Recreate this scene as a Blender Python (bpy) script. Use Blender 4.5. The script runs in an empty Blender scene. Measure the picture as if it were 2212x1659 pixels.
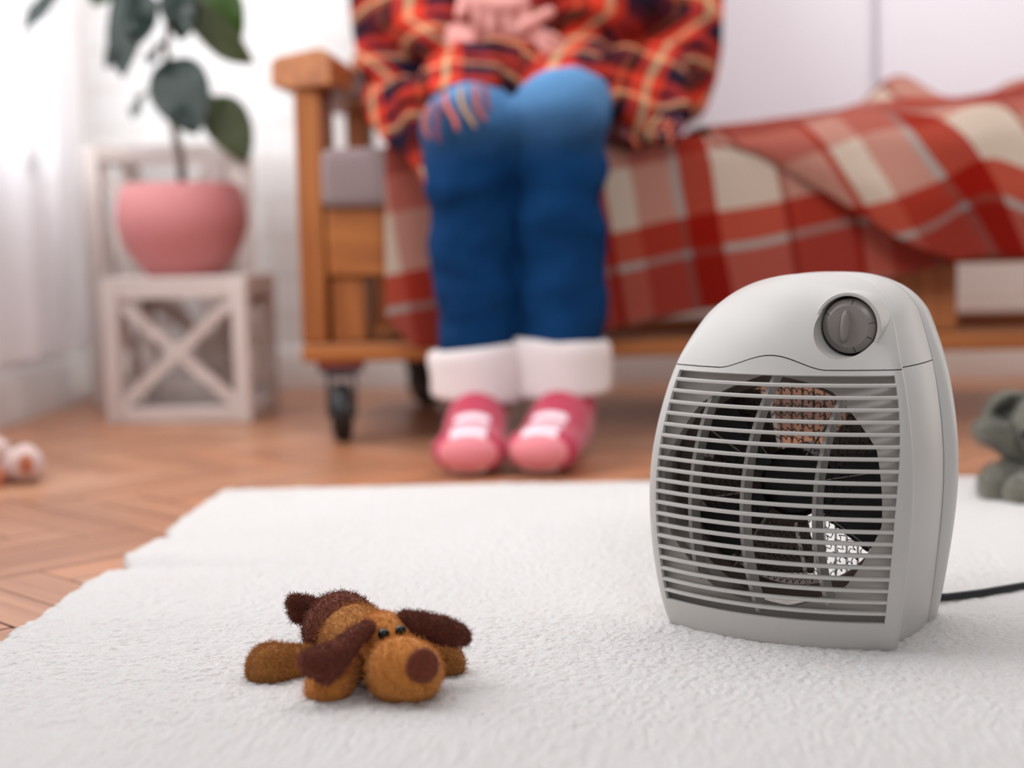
import bpy, bmesh, math, random
import numpy as np
from mathutils import Vector, Matrix, Euler
from mathutils.noise import noise as pnoise

random.seed(7); np.random.seed(7)
PI = math.pi
SC = bpy.context.scene
COL = SC.collection

# ------------------------------------------------------------------ camera
FPX, EYE = 3200.0, 0.295
YAW, PITCH, ROLL = math.atan(194/FPX), math.atan(319/FPX), 0.023
fw = Vector((-math.sin(YAW)*math.cos(PITCH), math.cos(YAW)*math.cos(PITCH), -math.sin(PITCH)))
r0 = Vector((math.cos(YAW), math.sin(YAW), 0)); u0 = r0.cross(fw)
rt = r0*math.cos(ROLL) - u0*math.sin(ROLL)
up = u0*math.cos(ROLL) + r0*math.sin(ROLL)
cam = bpy.data.cameras.new('camera'); camo = bpy.data.objects.new('camera', cam); COL.objects.link(camo)
M = Matrix((rt, up, -fw)).transposed().to_4x4(); M.translation = Vector((0, 0, EYE))
camo.matrix_world = M
cam.sensor_fit = 'HORIZONTAL'; cam.sensor_width = 36.0; cam.lens = 36.0*FPX/2212
cam.clip_start = 0.02
cam.dof.use_dof = True; cam.dof.focus_distance = 1.035; cam.dof.aperture_fstop = 2.9
SC.camera = camo

# ------------------------------------------------------------------ light and exposure
SC.view_settings.view_transform = 'Standard'; SC.view_settings.look = 'None'
SC.view_settings.exposure = 0.06; SC.view_settings.gamma = 1.0; SC.view_settings.use_curve_mapping = False
world = bpy.data.worlds.new('room_daylight'); SC.world = world; world.use_nodes = True
world.node_tree.nodes['Background'].inputs[0].default_value = (0.95, 0.98, 1.0, 1)
world.node_tree.nodes['Background'].inputs[1].default_value = 0.25

def area(name, loc, target, sx, sy, power, color=(1, 1, 1)):
    l = bpy.data.lights.new(name, 'AREA'); l.shape = 'RECTANGLE'; l.size = sx; l.size_y = sy
    l.energy = power; l.color = color
    o = bpy.data.objects.new(name, l); COL.objects.link(o); o.location = loc
    o.rotation_euler = (Vector(target)-Vector(loc)).to_track_quat('-Z', 'Y').to_euler()
    return o
area('overhead_fill', (0.3, 2.0, 2.55), (0.3, 2.0, 0), 2.8, 1.3, 28, (1.0, 1.0, 1.0))  # added soft overhead light standing in for ceiling bounce, not a fixture
area('window_daylight', (-1.22, 1.85, 1.3), (0.0, 2.1, 0.9), 2.0, 1.6, 68, (0.95, 0.98, 1.0))
fl = area('front_fill', (0.9, -0.8, 2.1), (0.35, 2.6, 0.75), 1.4, 1.0, 8.5, (0.96, 0.98, 1.0)); fl.data.spread = math.radians(62)  # added fill from behind the camera, aimed at the sofa; no window there
sw = area('side_fill', (1.95, 2.72, .5), (0.3, 2.86, 0.16), .34, .9, 7, (1.0, 0.93, 0.86)); sw.data.spread = math.radians(110)  # added light at the right to brighten the wall behind the sofa

def at(px, py, Y):
    """point of the plane y = Y seen at photo pixel px, py"""
    d = fw + rt*((px-1106)/FPX) - up*((py-829.5)/FPX)
    return Vector((0, 0, EYE)) + d*(Y/d.y)

# ------------------------------------------------------------------ helpers
def lin(r, g, b):
    f = lambda c: (c/255/12.92) if c/255 <= .04045 else ((c/255+.055)/1.055)**2.4
    return (f(r), f(g), f(b), 1)

def new_mat(name):
    m = bpy.data.materials.new(name); m.use_nodes = True
    nt = m.node_tree; b = nt.nodes['Principled BSDF']
    return m, nt, b

def node(nt, kind, **kw):
    n = nt.nodes.new(kind)
    for k, v in kw.items(): setattr(n, k, v)
    return n

def coords(nt, scale=(1, 1, 1), kind='Object'):
    t = node(nt, 'ShaderNodeTexCoord'); mp = node(nt, 'ShaderNodeMapping')
    mp.inputs['Scale'].default_value = scale
    nt.links.new(t.outputs[kind], mp.inputs['Vector'])
    return mp.outputs['Vector']

def mat(name, color, rough=.6, var=.12, vscale=40, bump=0., bscale=300, stretch=(1, 1, 1), sheen=0, spec=.5, detail=4, metal=0, bdist=.002):
    m, nt, b = new_mat(name)
    v = coords(nt, stretch)
    n = node(nt, 'ShaderNodeTexNoise'); n.inputs['Scale'].default_value = vscale; n.inputs['Detail'].default_value = detail
    nt.links.new(v, n.inputs['Vector'])
    mx = node(nt, 'ShaderNodeMix', data_type='RGBA')
    c = color
    mx.inputs[6].default_value = tuple(x*(1-var) for x in c[:3])+(1,)
    mx.inputs[7].default_value = tuple(min(1, x*(1+var)) for x in c[:3])+(1,)
    nt.links.new(n.outputs['Fac'], mx.inputs[0]); nt.links.new(mx.outputs[2], b.inputs['Base Color'])
    b.inputs['Roughness'].default_value = rough; b.inputs['Metallic'].default_value = metal
    b.inputs['Specular IOR Level'].default_value = spec
    if sheen:
        b.inputs['Sheen Weight'].default_value = sheen; b.inputs['Sheen Roughness'].default_value = .5
    if bump:
        n2 = node(nt, 'ShaderNodeTexNoise'); n2.inputs['Scale'].default_value = bscale; n2.inputs['Detail'].default_value = 3
        nt.links.new(v, n2.inputs['Vector'])
        bp = node(nt, 'ShaderNodeBump'); bp.inputs['Strength'].default_value = bump; bp.inputs['Distance'].default_value = bdist
        nt.links.new(n2.outputs['Fac'], bp.inputs['Height']); nt.links.new(bp.outputs['Normal'], b.inputs['Normal'])
    return m

class MB:
    def __init__(s): s.v = []; s.f = []
    def add(s, vs, fs):
        k = len(s.v); s.v += [tuple(p) for p in vs]; s.f += [tuple(i+k for i in f) for f in fs]; return s
    def box(s, a, b):
        x0, y0, z0 = a; x1, y1, z1 = b
        return s.add([(x0,y0,z0),(x1,y0,z0),(x1,y1,z0),(x0,y1,z0),(x0,y0,z1),(x1,y0,z1),(x1,y1,z1),(x0,y1,z1)],
                     [(0,3,2,1),(4,5,6,7),(0,1,5,4),(1,2,6,5),(2,3,7,6),(3,0,4,7)])
    def bar(s, p, q, w, t, nrm=(0, 1, 0)):
        p, q, n = Vector(p), Vector(q), Vector(nrm).normalized()
        d = (q-p).normalized(); sd = d.cross(n).normalized()
        vs = []
        for e in (p, q):
            for a, b in ((-1,-1),(1,-1),(1,1),(-1,1)): vs.append(e+sd*(a*w/2)+n*(b*t/2))
        return s.add(vs, [(3,2,1,0),(4,5,6,7),(0,1,5,4),(1,2,6,5),(2,3,7,6),(3,0,4,7)])
    def tube(s, pts, rad, seg=10, cap=True):
        pts = [Vector(p) for p in pts]; n = len(pts)
        rs = rad if isinstance(rad, (list, tuple)) else [rad]*n
        T = [(pts[min(i+1, n-1)]-pts[max(i-1, 0)]).normalized() for i in range(n)]
        a = T[0].orthogonal().normalized(); vs = []
        for i in range(n):
            a = (a - T[i]*a.dot(T[i])).normalized(); b = T[i].cross(a)
            for k in range(seg):
                t = 2*PI*k/seg; vs.append(pts[i]+(a*math.cos(t)+b*math.sin(t))*rs[i])
        fs = [(i*seg+k, i*seg+(k+1) % seg, (i+1)*seg+(k+1) % seg, (i+1)*seg+k) for i in range(n-1) for k in range(seg)]
        if cap: fs += [tuple(range(seg))[::-1], tuple(range((n-1)*seg, n*seg))]
        return s.add(vs, fs)
    def lathe(s, prof, seg=48, center=(0, 0, 0), axis='Z', capends=False):
        c = Vector(center); vs = []
        for (r, h) in prof:
            for k in range(seg):
                t = 2*PI*k/seg; x, y = r*math.cos(t), r*math.sin(t)
                p = {'Z': (x, y, h), 'Y': (x, h, y), 'X': (h, x, y)}[axis]
                vs.append(c+Vector(p))
        n = len(prof); fs = []
        for i in range(n-1):
            for k in range(seg):
                q = (i*seg+k, i*seg+(k+1) % seg, (i+1)*seg+(k+1) % seg, (i+1)*seg+k)
                fs.append(q if axis != 'Y' else q[::-1])
        if capends: fs += [tuple(range(seg)), tuple(range((n-1)*seg, n*seg))]
        return s.add(vs, fs)
    def grid(s, P, closed_u=False):
        """P: list of rows of points"""
        R, Cn = len(P), len(P[0]); vs = [p for row in P for p in row]
        cc = Cn if closed_u else Cn-1
        return s.add(vs, [(i*Cn+j, i*Cn+(j+1) % Cn, (i+1)*Cn+(j+1) % Cn, (i+1)*Cn+j) for i in range(R-1) for j in range(cc)])
    def mesh(s, name, fix=True):
        me = bpy.data.meshes.new(name); me.from_pydata(s.v, [], s.f); me.update()
        if fix:
            bm = bmesh.new(); bm.from_mesh(me); bmesh.ops.remove_doubles(bm, verts=bm.verts, dist=1e-6)
            bmesh.ops.recalc_face_normals(bm, faces=bm.faces); bm.to_mesh(me); bm.free()
        return me

def link(name, me, m=None, parent=None, smooth=35, loc=None):
    o = bpy.data.objects.new(name, me); COL.objects.link(o)
    if m:
        me.materials.clear()
        for x in (m if isinstance(m, (list, tuple)) else [m]): me.materials.append(x)
    if smooth:
        me.polygons.foreach_set('use_smooth', [True]*len(me.polygons))
        if smooth < 180: me.set_sharp_from_angle(angle=math.radians(smooth))
    if parent: o.parent = parent
    if loc is not None: o.location = loc
    return o

def part(name, mb, m, parent=None, smooth=35, bevel=0, seg=2):
    o = link(name, mb.mesh(name) if isinstance(mb, MB) else mb, m, parent, smooth)
    if bevel:
        bv = o.modifiers.new('bevel', 'BEVEL'); bv.width = bevel; bv.segments = seg; bv.limit_method = 'ANGLE'
    return o

def thing(name, label, cat, loc=(0, 0, 0), rz=0, group=None):
    o = bpy.data.objects.new(name, None); COL.objects.link(o); o.location = loc; o.rotation_euler = (0, 0, rz)
    o.empty_display_size = .05
    return tag(o, label, cat, group)

def tag(o, label, cat, group=None, kind=None):
    o['label'] = label; o['category'] = cat
    if group: o['group'] = group
    if kind: o['kind'] = kind
    return o

def struct(name, mb, m, smooth=35, bevel=0, parent=None):
    o = part(name, mb, m, parent, smooth, bevel)
    if parent is None: o['kind'] = 'structure'
    return o

def baked(me, mods):
    o = bpy.data.objects.new('tmp', me); COL.objects.link(o)
    for kind, kw in mods:
        md = o.modifiers.new(kind, kind)
        for k, v in kw.items(): setattr(md, k, v)
    dg = bpy.context.evaluated_depsgraph_get(); dg.update()
    out = bpy.data.meshes.new_from_object(o.evaluated_get(dg))
    bpy.data.objects.remove(o); return out

_ico = None
def sphere_pts(c, r, R=None):
    global _ico
    if _ico is None:
        b = bmesh.new(); bmesh.ops.create_icosphere(b, subdivisions=3, radius=1); _ico = [v.co.copy() for v in b.verts]; b.free()
    c = Vector(c)
    rr = r if isinstance(r, (tuple, list)) else (r, r, r)
    if R is None: return [c+Vector((p.x*rr[0], p.y*rr[1], p.z*rr[2])) for p in _ico]
    return [c+R @ Vector((p.x*rr[0], p.y*rr[1], p.z*rr[2])) for p in _ico]

def blob(name, parts, voxel, smooth=6, origin=(0, 0, 0)):
    """one continuous surface fused from convex lumps; each lump is a list of (centre, radius[, euler])"""
    bm = bmesh.new(); og = Vector(origin)
    for lump in parts:
        tmp = bmesh.new()
        for sp in lump:
            R = Euler(sp[2]).to_matrix() if len(sp) > 2 else None
            for p in sphere_pts(Vector(sp[0])-og, sp[1], R): tmp.verts.new(p)
        r = bmesh.ops.convex_hull(tmp, input=tmp.verts)
        junk = [g for g in r['geom_interior'] + r['geom_unused'] if isinstance(g, bmesh.types.BMVert)]
        bmesh.ops.delete(tmp, geom=list(set(junk)), context='VERTS')
        t = bpy.data.meshes.new('t'); tmp.to_mesh(t); tmp.free(); bm.from_mesh(t); bpy.data.meshes.remove(t)
    me = bpy.data.meshes.new(name); bm.to_mesh(me); bm.free()
    mods = [('REMESH', dict(mode='VOXEL', voxel_size=voxel))]
    if smooth: mods.append(('SMOOTH', dict(factor=.5, iterations=smooth)))
    out = baked(me, mods); out.name = name
    return out

def wrinkle(me, amp, sc, stretch=(1, 1, 1), seed=0):
    n = len(me.vertices); co = np.empty(n*3); me.vertices.foreach_get('co', co); co = co.reshape(-1, 3)
    no = np.empty(n*3); me.vertices.foreach_get('normal', no); no = no.reshape(-1, 3)
    for i in range(n):
        p = co[i]; co[i] = p+no[i]*amp*pnoise(Vector((p[0]*sc*stretch[0]+seed, p[1]*sc*stretch[1], p[2]*sc*stretch[2])))
    me.vertices.foreach_set('co', co.ravel()); me.update()

def fur(o, count, length, radius=.00012, children=0, brown=.02, seed=1, slot=1):
    md = o.modifiers.new('pile', 'PARTICLE_SYSTEM'); ps = o.particle_systems[-1]; ps.seed = seed
    st = ps.settings; st.type = 'HAIR'; st.count = count; st.hair_length = length; st.hair_step = 3
    st.material = slot; st.brownian_factor = brown; st.root_radius = 1.0; st.tip_radius = .6; st.radius_scale = radius
    st.display_step = 2; st.render_step = 3
    return ps

# ------------------------------------------------------------------ materials
def wood(name, c1, c2, axis, rough=.45):
    m, nt, b = new_mat(name)
    st = {'X': (1.2, 14, 14), 'Y': (14, 1.2, 14), 'Z': (14, 14, 1.2)}[axis]
    v = coords(nt, st)
    n = node(nt, 'ShaderNodeTexNoise'); n.inputs['Scale'].default_value = 3.2; n.inputs['Detail'].default_value = 6; n.inputs['Distortion'].default_value = .8
    nt.links.new(v, n.inputs['Vector'])
    r = node(nt, 'ShaderNodeValToRGB'); r.color_ramp.elements[0].position = .32; r.color_ramp.elements[1].position = .7
    r.color_ramp.elements[0].color = c1; r.color_ramp.elements[1].color = c2
    nt.links.new(n.outputs['Fac'], r.inputs[0]); nt.links.new(r.outputs[0], b.inputs['Base Color'])
    b.inputs['Roughness'].default_value = rough
    bp = node(nt, 'ShaderNodeBump'); bp.inputs['Strength'].default_value = .15; bp.inputs['Distance'].default_value = .002
    nt.links.new(n.outputs['Fac'], bp.inputs['Height']); nt.links.new(bp.outputs['Normal'], b.inputs['Normal'])
    return m

WOOD = {a: wood('honey_pine_'+a, lin(142, 76, 28), lin(180, 110, 52), a) for a in 'XYZ'}
CRATE = {a: wood('whitewashed_wood_'+a, lin(196, 180, 174), lin(222, 211, 206), a, .7) for a in 'XYZ'}
M_WALL = None

def brick_wall(name, color, mortar):
    m, nt, b = new_mat(name)
    t = node(nt, 'ShaderNodeTexCoord'); s = node(nt, 'ShaderNodeSeparateXYZ'); c = node(nt, 'ShaderNodeCombineXYZ')
    nt.links.new(t.outputs['Object'], s.inputs[0]); nt.links.new(s.outputs[0], c.inputs[0]); nt.links.new(s.outputs[2], c.inputs[1])
    br = node(nt, 'ShaderNodeTexBrick'); br.inputs['Scale'].default_value = 1.0
    br.inputs['Brick Width'].default_value = .26; br.inputs['Row Height'].default_value = .075; br.inputs['Mortar Size'].default_value = .006
    br.inputs['Color1'].default_value = color; br.inputs['Color2'].default_value = tuple(x*.95 for x in color[:3])+(1,)
    br.inputs['Mortar'].default_value = mortar
    nt.links.new(c.outputs[0], br.inputs['Vector']); nt.links.new(br.outputs['Color'], b.inputs['Base Color'])
    bp = node(nt, 'ShaderNodeBump', invert=True); bp.inputs['Strength'].default_value = .5; bp.inputs['Distance'].default_value = .006
    nt.links.new(br.outputs['Fac'], bp.inputs['Height']); nt.links.new(bp.outputs['Normal'], b.inputs['Normal'])
    b.inputs['Roughness'].default_value = .7
    return m

M_BRICK = brick_wall('white_painted_brick', lin(246, 246, 246), lin(236, 233, 231))
M_PLASTER = mat('white_plaster', lin(236, 234, 234), .8, .03, 6, .15, 60)
M_TRIM = mat('white_trim_paint', lin(232, 228, 226), .4, .02, 10)

# parquet: one tone per plank
def parquet():
    m, nt, b = new_mat('parquet_oak')
    g = node(nt, 'ShaderNodeNewGeometry')
    r = node(nt, 'ShaderNodeValToRGB')
    e = r.color_ramp.elements
    e[0].position = 0; e[0].color = lin(176, 120, 88); e[1].position = 1; e[1].color = lin(206, 156, 124)
    k = e.new(.45); k.color = lin(192, 137, 104); k = e.new(.7); k.color = lin(198, 134, 98)
    nt.links.new(g.outputs['Random Per Island'], r.inputs[0])
    at_ = node(nt, 'ShaderNodeUVMap'); mp = node(nt, 'ShaderNodeMapping'); mp.inputs['Scale'].default_value = (4, 60, 1)
    nt.links.new(at_.outputs[0], mp.inputs[0])
    n = node(nt, 'ShaderNodeTexNoise'); n.inputs['Scale'].default_value = 1; n.inputs['Detail'].default_value = 5; n.inputs['Distortion'].default_value = .5
    nt.links.new(mp.outputs[0], n.inputs['Vector'])
    mx = node(nt, 'ShaderNodeMix', data_type='RGBA', blend_type='MULTIPLY'); mx.inputs[0].default_value = 1
    r2 = node(nt, 'ShaderNodeValToRGB'); r2.color_ramp.elements[0].color = (.72, .66, .6, 1); r2.color_ramp.elements[1].color = (1.05, 1.05, 1.05, 1)
    r2.color_ramp.elements[0].position = .3; r2.color_ramp.elements[1].position = .65
    nt.links.new(n.outputs['Fac'], r2.inputs[0]); nt.links.new(r.outputs[0], mx.inputs[6]); nt.links.new(r2.outputs[0], mx.inputs[7])
    nt.links.new(mx.outputs[2], b.inputs['Base Color'])
    rr = node(nt, 'ShaderNodeMapRange'); rr.inputs[3].default_value = .26; rr.inputs[4].default_value = .42
    nt.links.new(n.outputs['Fac'], rr.inputs[0]); nt.links.new(rr.outputs[0], b.inputs['Roughness'])
    return m
M_PARQ = parquet()
M_GAP = mat('parquet_gap', lin(58, 40, 28), .9)

# ------------------------------------------------------------------ floor
def floor():
    Wd, L, g, c = .056, .28, .0006, math.radians(-41)
    vs, fs, uv, mi = [], [], [], []
    cs, sn = math.cos(c), math.sin(c)
    rot = lambda x, y: (x*cs-y*sn, x*sn+y*cs)
    vs += [(-1.6, .2, -.0025), (2.4, .2, -.0025), (2.4, 3.2, -.0025), (-1.6, 3.2, -.0025)]; fs.append((0, 1, 2, 3)); mi.append(1); uv += [(0, 0)]*4
    for a in range(-90, 91):
        for bq in range(-22, 23):
            ox, oy = a*Wd-bq*L, a*Wd+bq*L
            for (x0, y0, x1, y1, hor) in ((ox, oy, ox+L, oy+Wd, 1), (ox-Wd, oy, ox, oy+L, 0)):
                mx_, my_ = rot((x0+x1)/2, (y0+y1)/2); my_ += 1.3
                if not (-1.25 < mx_ < 2.0 and .45 < my_ < 3.1): continue
                gg = g*(1+1.2*random.random()); k = len(vs); rnd = random.random()*50; dz = random.uniform(-.0004, .0)
                for (x, y) in ((x0+gg, y0+gg), (x1-gg, y0+gg), (x1-gg, y1-gg), (x0+gg, y1-gg)):
                    X, Y = rot(x, y); vs.append((X, Y+1.3, dz))
                    l, w = (x-x0, y-y0) if hor else (y-y0, x-x0)
                    uv.append((l+rnd, w+rnd))
                fs.append((k, k+1, k+2, k+3)); mi.append(0)
    me = bpy.data.meshes.new('floor'); me.from_pydata(vs, [], fs); me.materials.append(M_PARQ); me.materials.append(M_GAP)
    me.polygons.foreach_set('material_index', mi)
    ul = me.uv_layers.new(name='UVMap'); ul.data.foreach_set('uv', [c for l in me.loops for c in uv[l.vertex_index]])
    o = bpy.data.objects.new('floor', me); COL.objects.link(o); o['kind'] = 'structure'
floor()

# ------------------------------------------------------------------ walls
XW, YB = -1.0, 2.91
struct('wall_back', MB().box((XW-.12, YB, -.02), (2.4, YB+.12, 2.6)), M_BRICK, 0)
wl = MB()
wy0, wy1, wz0, wz1 = .70, 2.72, .42, 2.25
wl.box((XW-.12, .2, -.02), (XW, wy0, 2.6)); wl.box((XW-.12, wy1, -.02), (XW, YB, 2.6))
wl.box((XW-.12, wy0, -.02), (XW, wy1, wz0)); wl.box((XW-.12, wy0, wz1), (XW, wy1, 2.6))
struct('wall_left', wl, M_PLASTER, 0)
struct('ceiling', MB().box((XW-.12, .2, 2.6), (2.4, YB+.12, 2.7)), M_PLASTER, 0)
def skirting(name, a, b, nrm):
    mb = MB(); a, b, n = Vector(a), Vector(b), Vector(nrm)
    prof = [(0, 0), (.016, 0), (.016, .062), (.013, .068), (.011, .078), (.006, .086), (.0, .088)]
    mb.grid([[e+n*p[0]+Vector((0, 0, p[1])) for p in prof] for e in (a, b)])
    mb.add([a+n*p[0]+Vector((0, 0, p[1])) for p in prof], [tuple(range(len(prof)))])
    return struct(name, mb, M_TRIM, 30)
skirting('baseboard_left', (XW, .3, 0), (XW, YB, 0), (1, 0, 0))
skirting('baseboard_back', (XW, YB, 0), (2.3, YB, 0), (0, -1, 0))

wf_ = MB()
for y in (wy0+.02, (wy0+wy1)/2, wy1-.02): wf_.box((XW-.09, y-.025, wz0), (XW-.04, y+.025, wz1))
for z in (wz0+.02, 1.72, wz1-.02): wf_.box((XW-.09, wy0, z-.025), (XW-.04, wy1, z+.025))
win = struct('window_1', wf_, M_TRIM, 0)
m, nt, b = new_mat('window_glass'); tr = node(nt, 'ShaderNodeBsdfTransparent'); gl = node(nt, 'ShaderNodeBsdfGlossy'); mxs = node(nt, 'ShaderNodeMixShader')
gl.inputs['Roughness'].default_value = .02; mxs.inputs[0].default_value = .06
nt.links.new(tr.outputs[0], mxs.inputs[1]); nt.links.new(gl.outputs[0], mxs.inputs[2]); nt.links.new(mxs.outputs[0], nt.nodes['Material Output'].inputs[0])
part('pane', MB().box((XW-.068, wy0+.03, wz0+.03), (XW-.064, wy1-.03, wz1-.03)), m, win, 0)

# sheer curtain
m, nt, b = new_mat('sheer_curtain')
tl = node(nt, 'ShaderNodeBsdfTranslucent'); tl.inputs[0].default_value = (.95, .95, .97, 1)
df = node(nt, 'ShaderNodeBsdfDiffuse'); df.inputs[0].default_value = lin(240, 239, 243)
tp = node(nt, 'ShaderNodeBsdfTransparent'); a1 = node(nt, 'ShaderNodeMixShader'); a2 = node(nt, 'ShaderNodeMixShader')
wv = node(nt, 'ShaderNodeTexNoise'); wv.inputs['Scale'].default_value = 900
nt.links.new(coords(nt), wv.inputs['Vector'])
mr = node(nt, 'ShaderNodeMapRange'); mr.inputs[3].default_value = .26; mr.inputs[4].default_value = .46
nt.links.new(wv.outputs['Fac'], mr.inputs[0])
a1.inputs[0].default_value = .70; nt.links.new(tl.outputs[0], a1.inputs[1]); nt.links.new(df.outputs[0], a1.inputs[2])
nt.links.new(mr.outputs[0], a2.inputs[0]); nt.links.new(a1.outputs[0], a2.inputs[1]); nt.links.new(tp.outputs[0], a2.inputs[2])
nt.links.new(a2.outputs[0], nt.nodes['Material Output'].inputs[0])
M_SHEER = m
rows = []
for i in range(30):
    z = .115+(2.32-.115)*i/29; k = 1-.35*i/29
    row = []
    for j in range(251):
        y = .60+2.02*j/250
        row.append((XW+.06+.026*k*math.sin(y*46+.7*math.sin(y*9)+.25*math.sin(z*3))+.008*math.sin(y*17+z), y+.008*math.sin(z*5+y*30), z))
    rows.append(row)
cu = part('curtain', MB().grid(rows), M_SHEER, None, 180)
tag(cu, 'sheer white curtain hanging in front of the bright window on the left wall', 'curtain')

# ------------------------------------------------------------------ rug
def rug():
    ys = np.concatenate([np.linspace(.62, .84, 40)[:-1], np.arange(.84, .93, .002), np.arange(.93, 1.10, .0012), np.arange(1.10, 1.25, .0025), np.linspace(1.25, 1.715, 120)])
    xs = np.concatenate([np.linspace(-.445, -.30, 72)[:-1], np.arange(-.30, .34, .0012), np.linspace(.34, 1.3, 110)])
    rr = np.random.RandomState(3)
    X, Y = np.meshgrid(xs, ys)
    def vnoise(x, y, sc, seed):
        r = np.random.RandomState(seed).rand(512, 512)
        u, v = x*sc+300, y*sc+50; i, j = np.floor(u).astype(int), np.floor(v).astype(int); fu, fv = u-i, v-j
        fu, fv = fu*fu*(3-2*fu), fv*fv*(3-2*fv); g = lambda a, b: r[a % 512, b % 512]
        return (g(i, j)*(1-fu)+g(i+1, j)*fu)*(1-fv)+(g(i, j+1)*(1-fu)+g(i+1, j+1)*fu)*fv
    Z = .0075 + .0019*(vnoise(X, Y, 340, 1)-.5) + .0006*(vnoise(X, Y, 120, 2)-.5) + .0025*(vnoise(X, Y, 7, 3)-.5)
    # a soft crease that starts at the nicked left edge
    cr = np.exp(-((Y-(1.292-.03*(X+.44)))/.011)**2)*np.clip((-.12-X)/.3, 0, 1); Z -= .004*cr
    Z += .004*np.exp(-((Y-(1.325-.03*(X+.44)))/.02)**2)*np.clip((-.2-X)/.25, 0, 1)
    # left and far edge wander
    el = .008*(vnoise(Y*0+.3, Y, 22, 5)-.5)+.005*(vnoise(Y*0+.7, Y, 80, 6)-.5)+.004*(vnoise(Y*0+.7, Y, 300, 16)-.5)
    el += .016*np.exp(-((Y-1.297)/.018)**2) + .010*np.exp(-((Y-1.43)/.02)**2)
    t = np.clip((X+.445)/.25, 0, 1); X = X + el*(1-t)
    ef = .006*(vnoise(X, X*0+.2, 16, 7)-.5)+.003*(vnoise(X, X*0+.2, 120, 8)-.5)
    s = np.clip((Y-1.5)/.215, 0, 1); Y = Y + (ef + .022*(X+.44)/1.0 - .012)*s
    edge = np.minimum(np.minimum((X-X[:, :1])/.006, (Y[-1:, :]-Y)/.006), 1); edge = np.clip(edge, 0, 1)
    Z = Z*np.sqrt(1-(1-edge)**2)*1.0 + .0005
    R, Cc = X.shape
    co = np.stack([X, Y, Z], -1).reshape(-1, 3)
    idx = np.arange(R*Cc).reshape(R, Cc)
    q = np.stack([idx[:-1, :-1], idx[:-1, 1:], idx[1:, 1:], idx[1:, :-1]], -1).reshape(-1, 4)
    me = bpy.data.meshes.new('rug')
    me.vertices.add(len(co)); me.vertices.foreach_set('co', co.ravel())
    me.loops.add(q.size); me.loops.foreach_set('vertex_index', q.ravel())
    me.polygons.add(len(q)); me.polygons.foreach_set('loop_start', np.arange(0, q.size, 4)); me.polygons.foreach_set('loop_total', np.full(len(q), 4))
    me.update(); me.validate()
    m, nt, b = new_mat('sherpa_fleece')
    v = coords(nt)
    n1 = node(nt, 'ShaderNodeTexNoise'); n1.inputs['Scale'].default_value = 900; n1.inputs['Detail'].default_value = 3; n1.inputs['Distortion'].default_value = 1.0
    n2 = node(nt, 'ShaderNodeTexVoronoi', feature='SMOOTH_F1'); n2.inputs['Scale'].default_value = 430; n2.inputs['Smoothness'].default_value = .4
    n3 = node(nt, 'ShaderNodeTexNoise'); n3.inputs['Scale'].default_value = 5; n3.inputs['Detail'].default_value = 2
    n4 = node(nt, 'ShaderNodeTexNoise'); n4.inputs['Scale'].default_value = 120; n4.inputs['Distortion'].default_value = 1.5
    for n in (n1, n3, n4): nt.links.new(v, n.inputs['Vector'])
    vm = node(nt, 'ShaderNodeVectorMath', operation='MULTIPLY_ADD'); vm.inputs[1].default_value = (.004, .004, .004)
    nt.links.new(n4.outputs['Color'], vm.inputs[0]); nt.links.new(v, vm.inputs[2]); nt.links.new(vm.outputs[0], n2.inputs['Vector'])
    ad = node(nt, 'ShaderNodeMath', operation='MULTIPLY_ADD'); ad.inputs[1].default_value = -1.1
    nt.links.new(n2.outputs['Distance'], ad.inputs[0]); nt.links.new(n1.outputs['Fac'], ad.inputs[2])
    bp = node(nt, 'ShaderNodeBump'); bp.inputs['Strength'].default_value = .4; bp.inputs['Distance'].default_value = .0016
    nt.links.new(ad.outputs[0], bp.inputs['Height']); nt.links.new(bp.outputs['Normal'], b.inputs['Normal'])
    mx = node(nt, 'ShaderNodeMix', data_type='RGBA'); mx.inputs[6].default_value = lin(213, 211, 210); mx.inputs[7].default_value = lin(222, 221, 221)
    nt.links.new(n3.outputs['Fac'], mx.inputs[0])
    rm = node(nt, 'ShaderNodeMapRange'); rm.inputs[1].default_value = .25; rm.inputs[2].default_value = .75; rm.inputs[3].default_value = 0; rm.inputs[4].default_value = .45
    nt.links.new(n2.outputs['Distance'], rm.inputs[0])
    mx2 = node(nt, 'ShaderNodeMix', data_type='RGBA'); mx2.inputs[7].default_value = lin(210, 195, 186); nt.links.new(rm.outputs[0], mx2.inputs[0]); nt.links.new(mx.outputs[2], mx2.inputs[6])
    nt.links.new(mx2.outputs[2], b.inputs['Base Color'])
    b.inputs['Roughness'].default_value = .95; b.inputs['Specular IOR Level'].default_value = .1
    b.inputs['Roughness'].default_value = .95; b.inputs['Specular IOR Level'].default_value = .1; o = link('rug', me, m, None, 180)
    tag(o, 'cream white fleece rug covering the parquet in the foreground under the heater and toy dog', 'rug')
rug()

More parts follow.
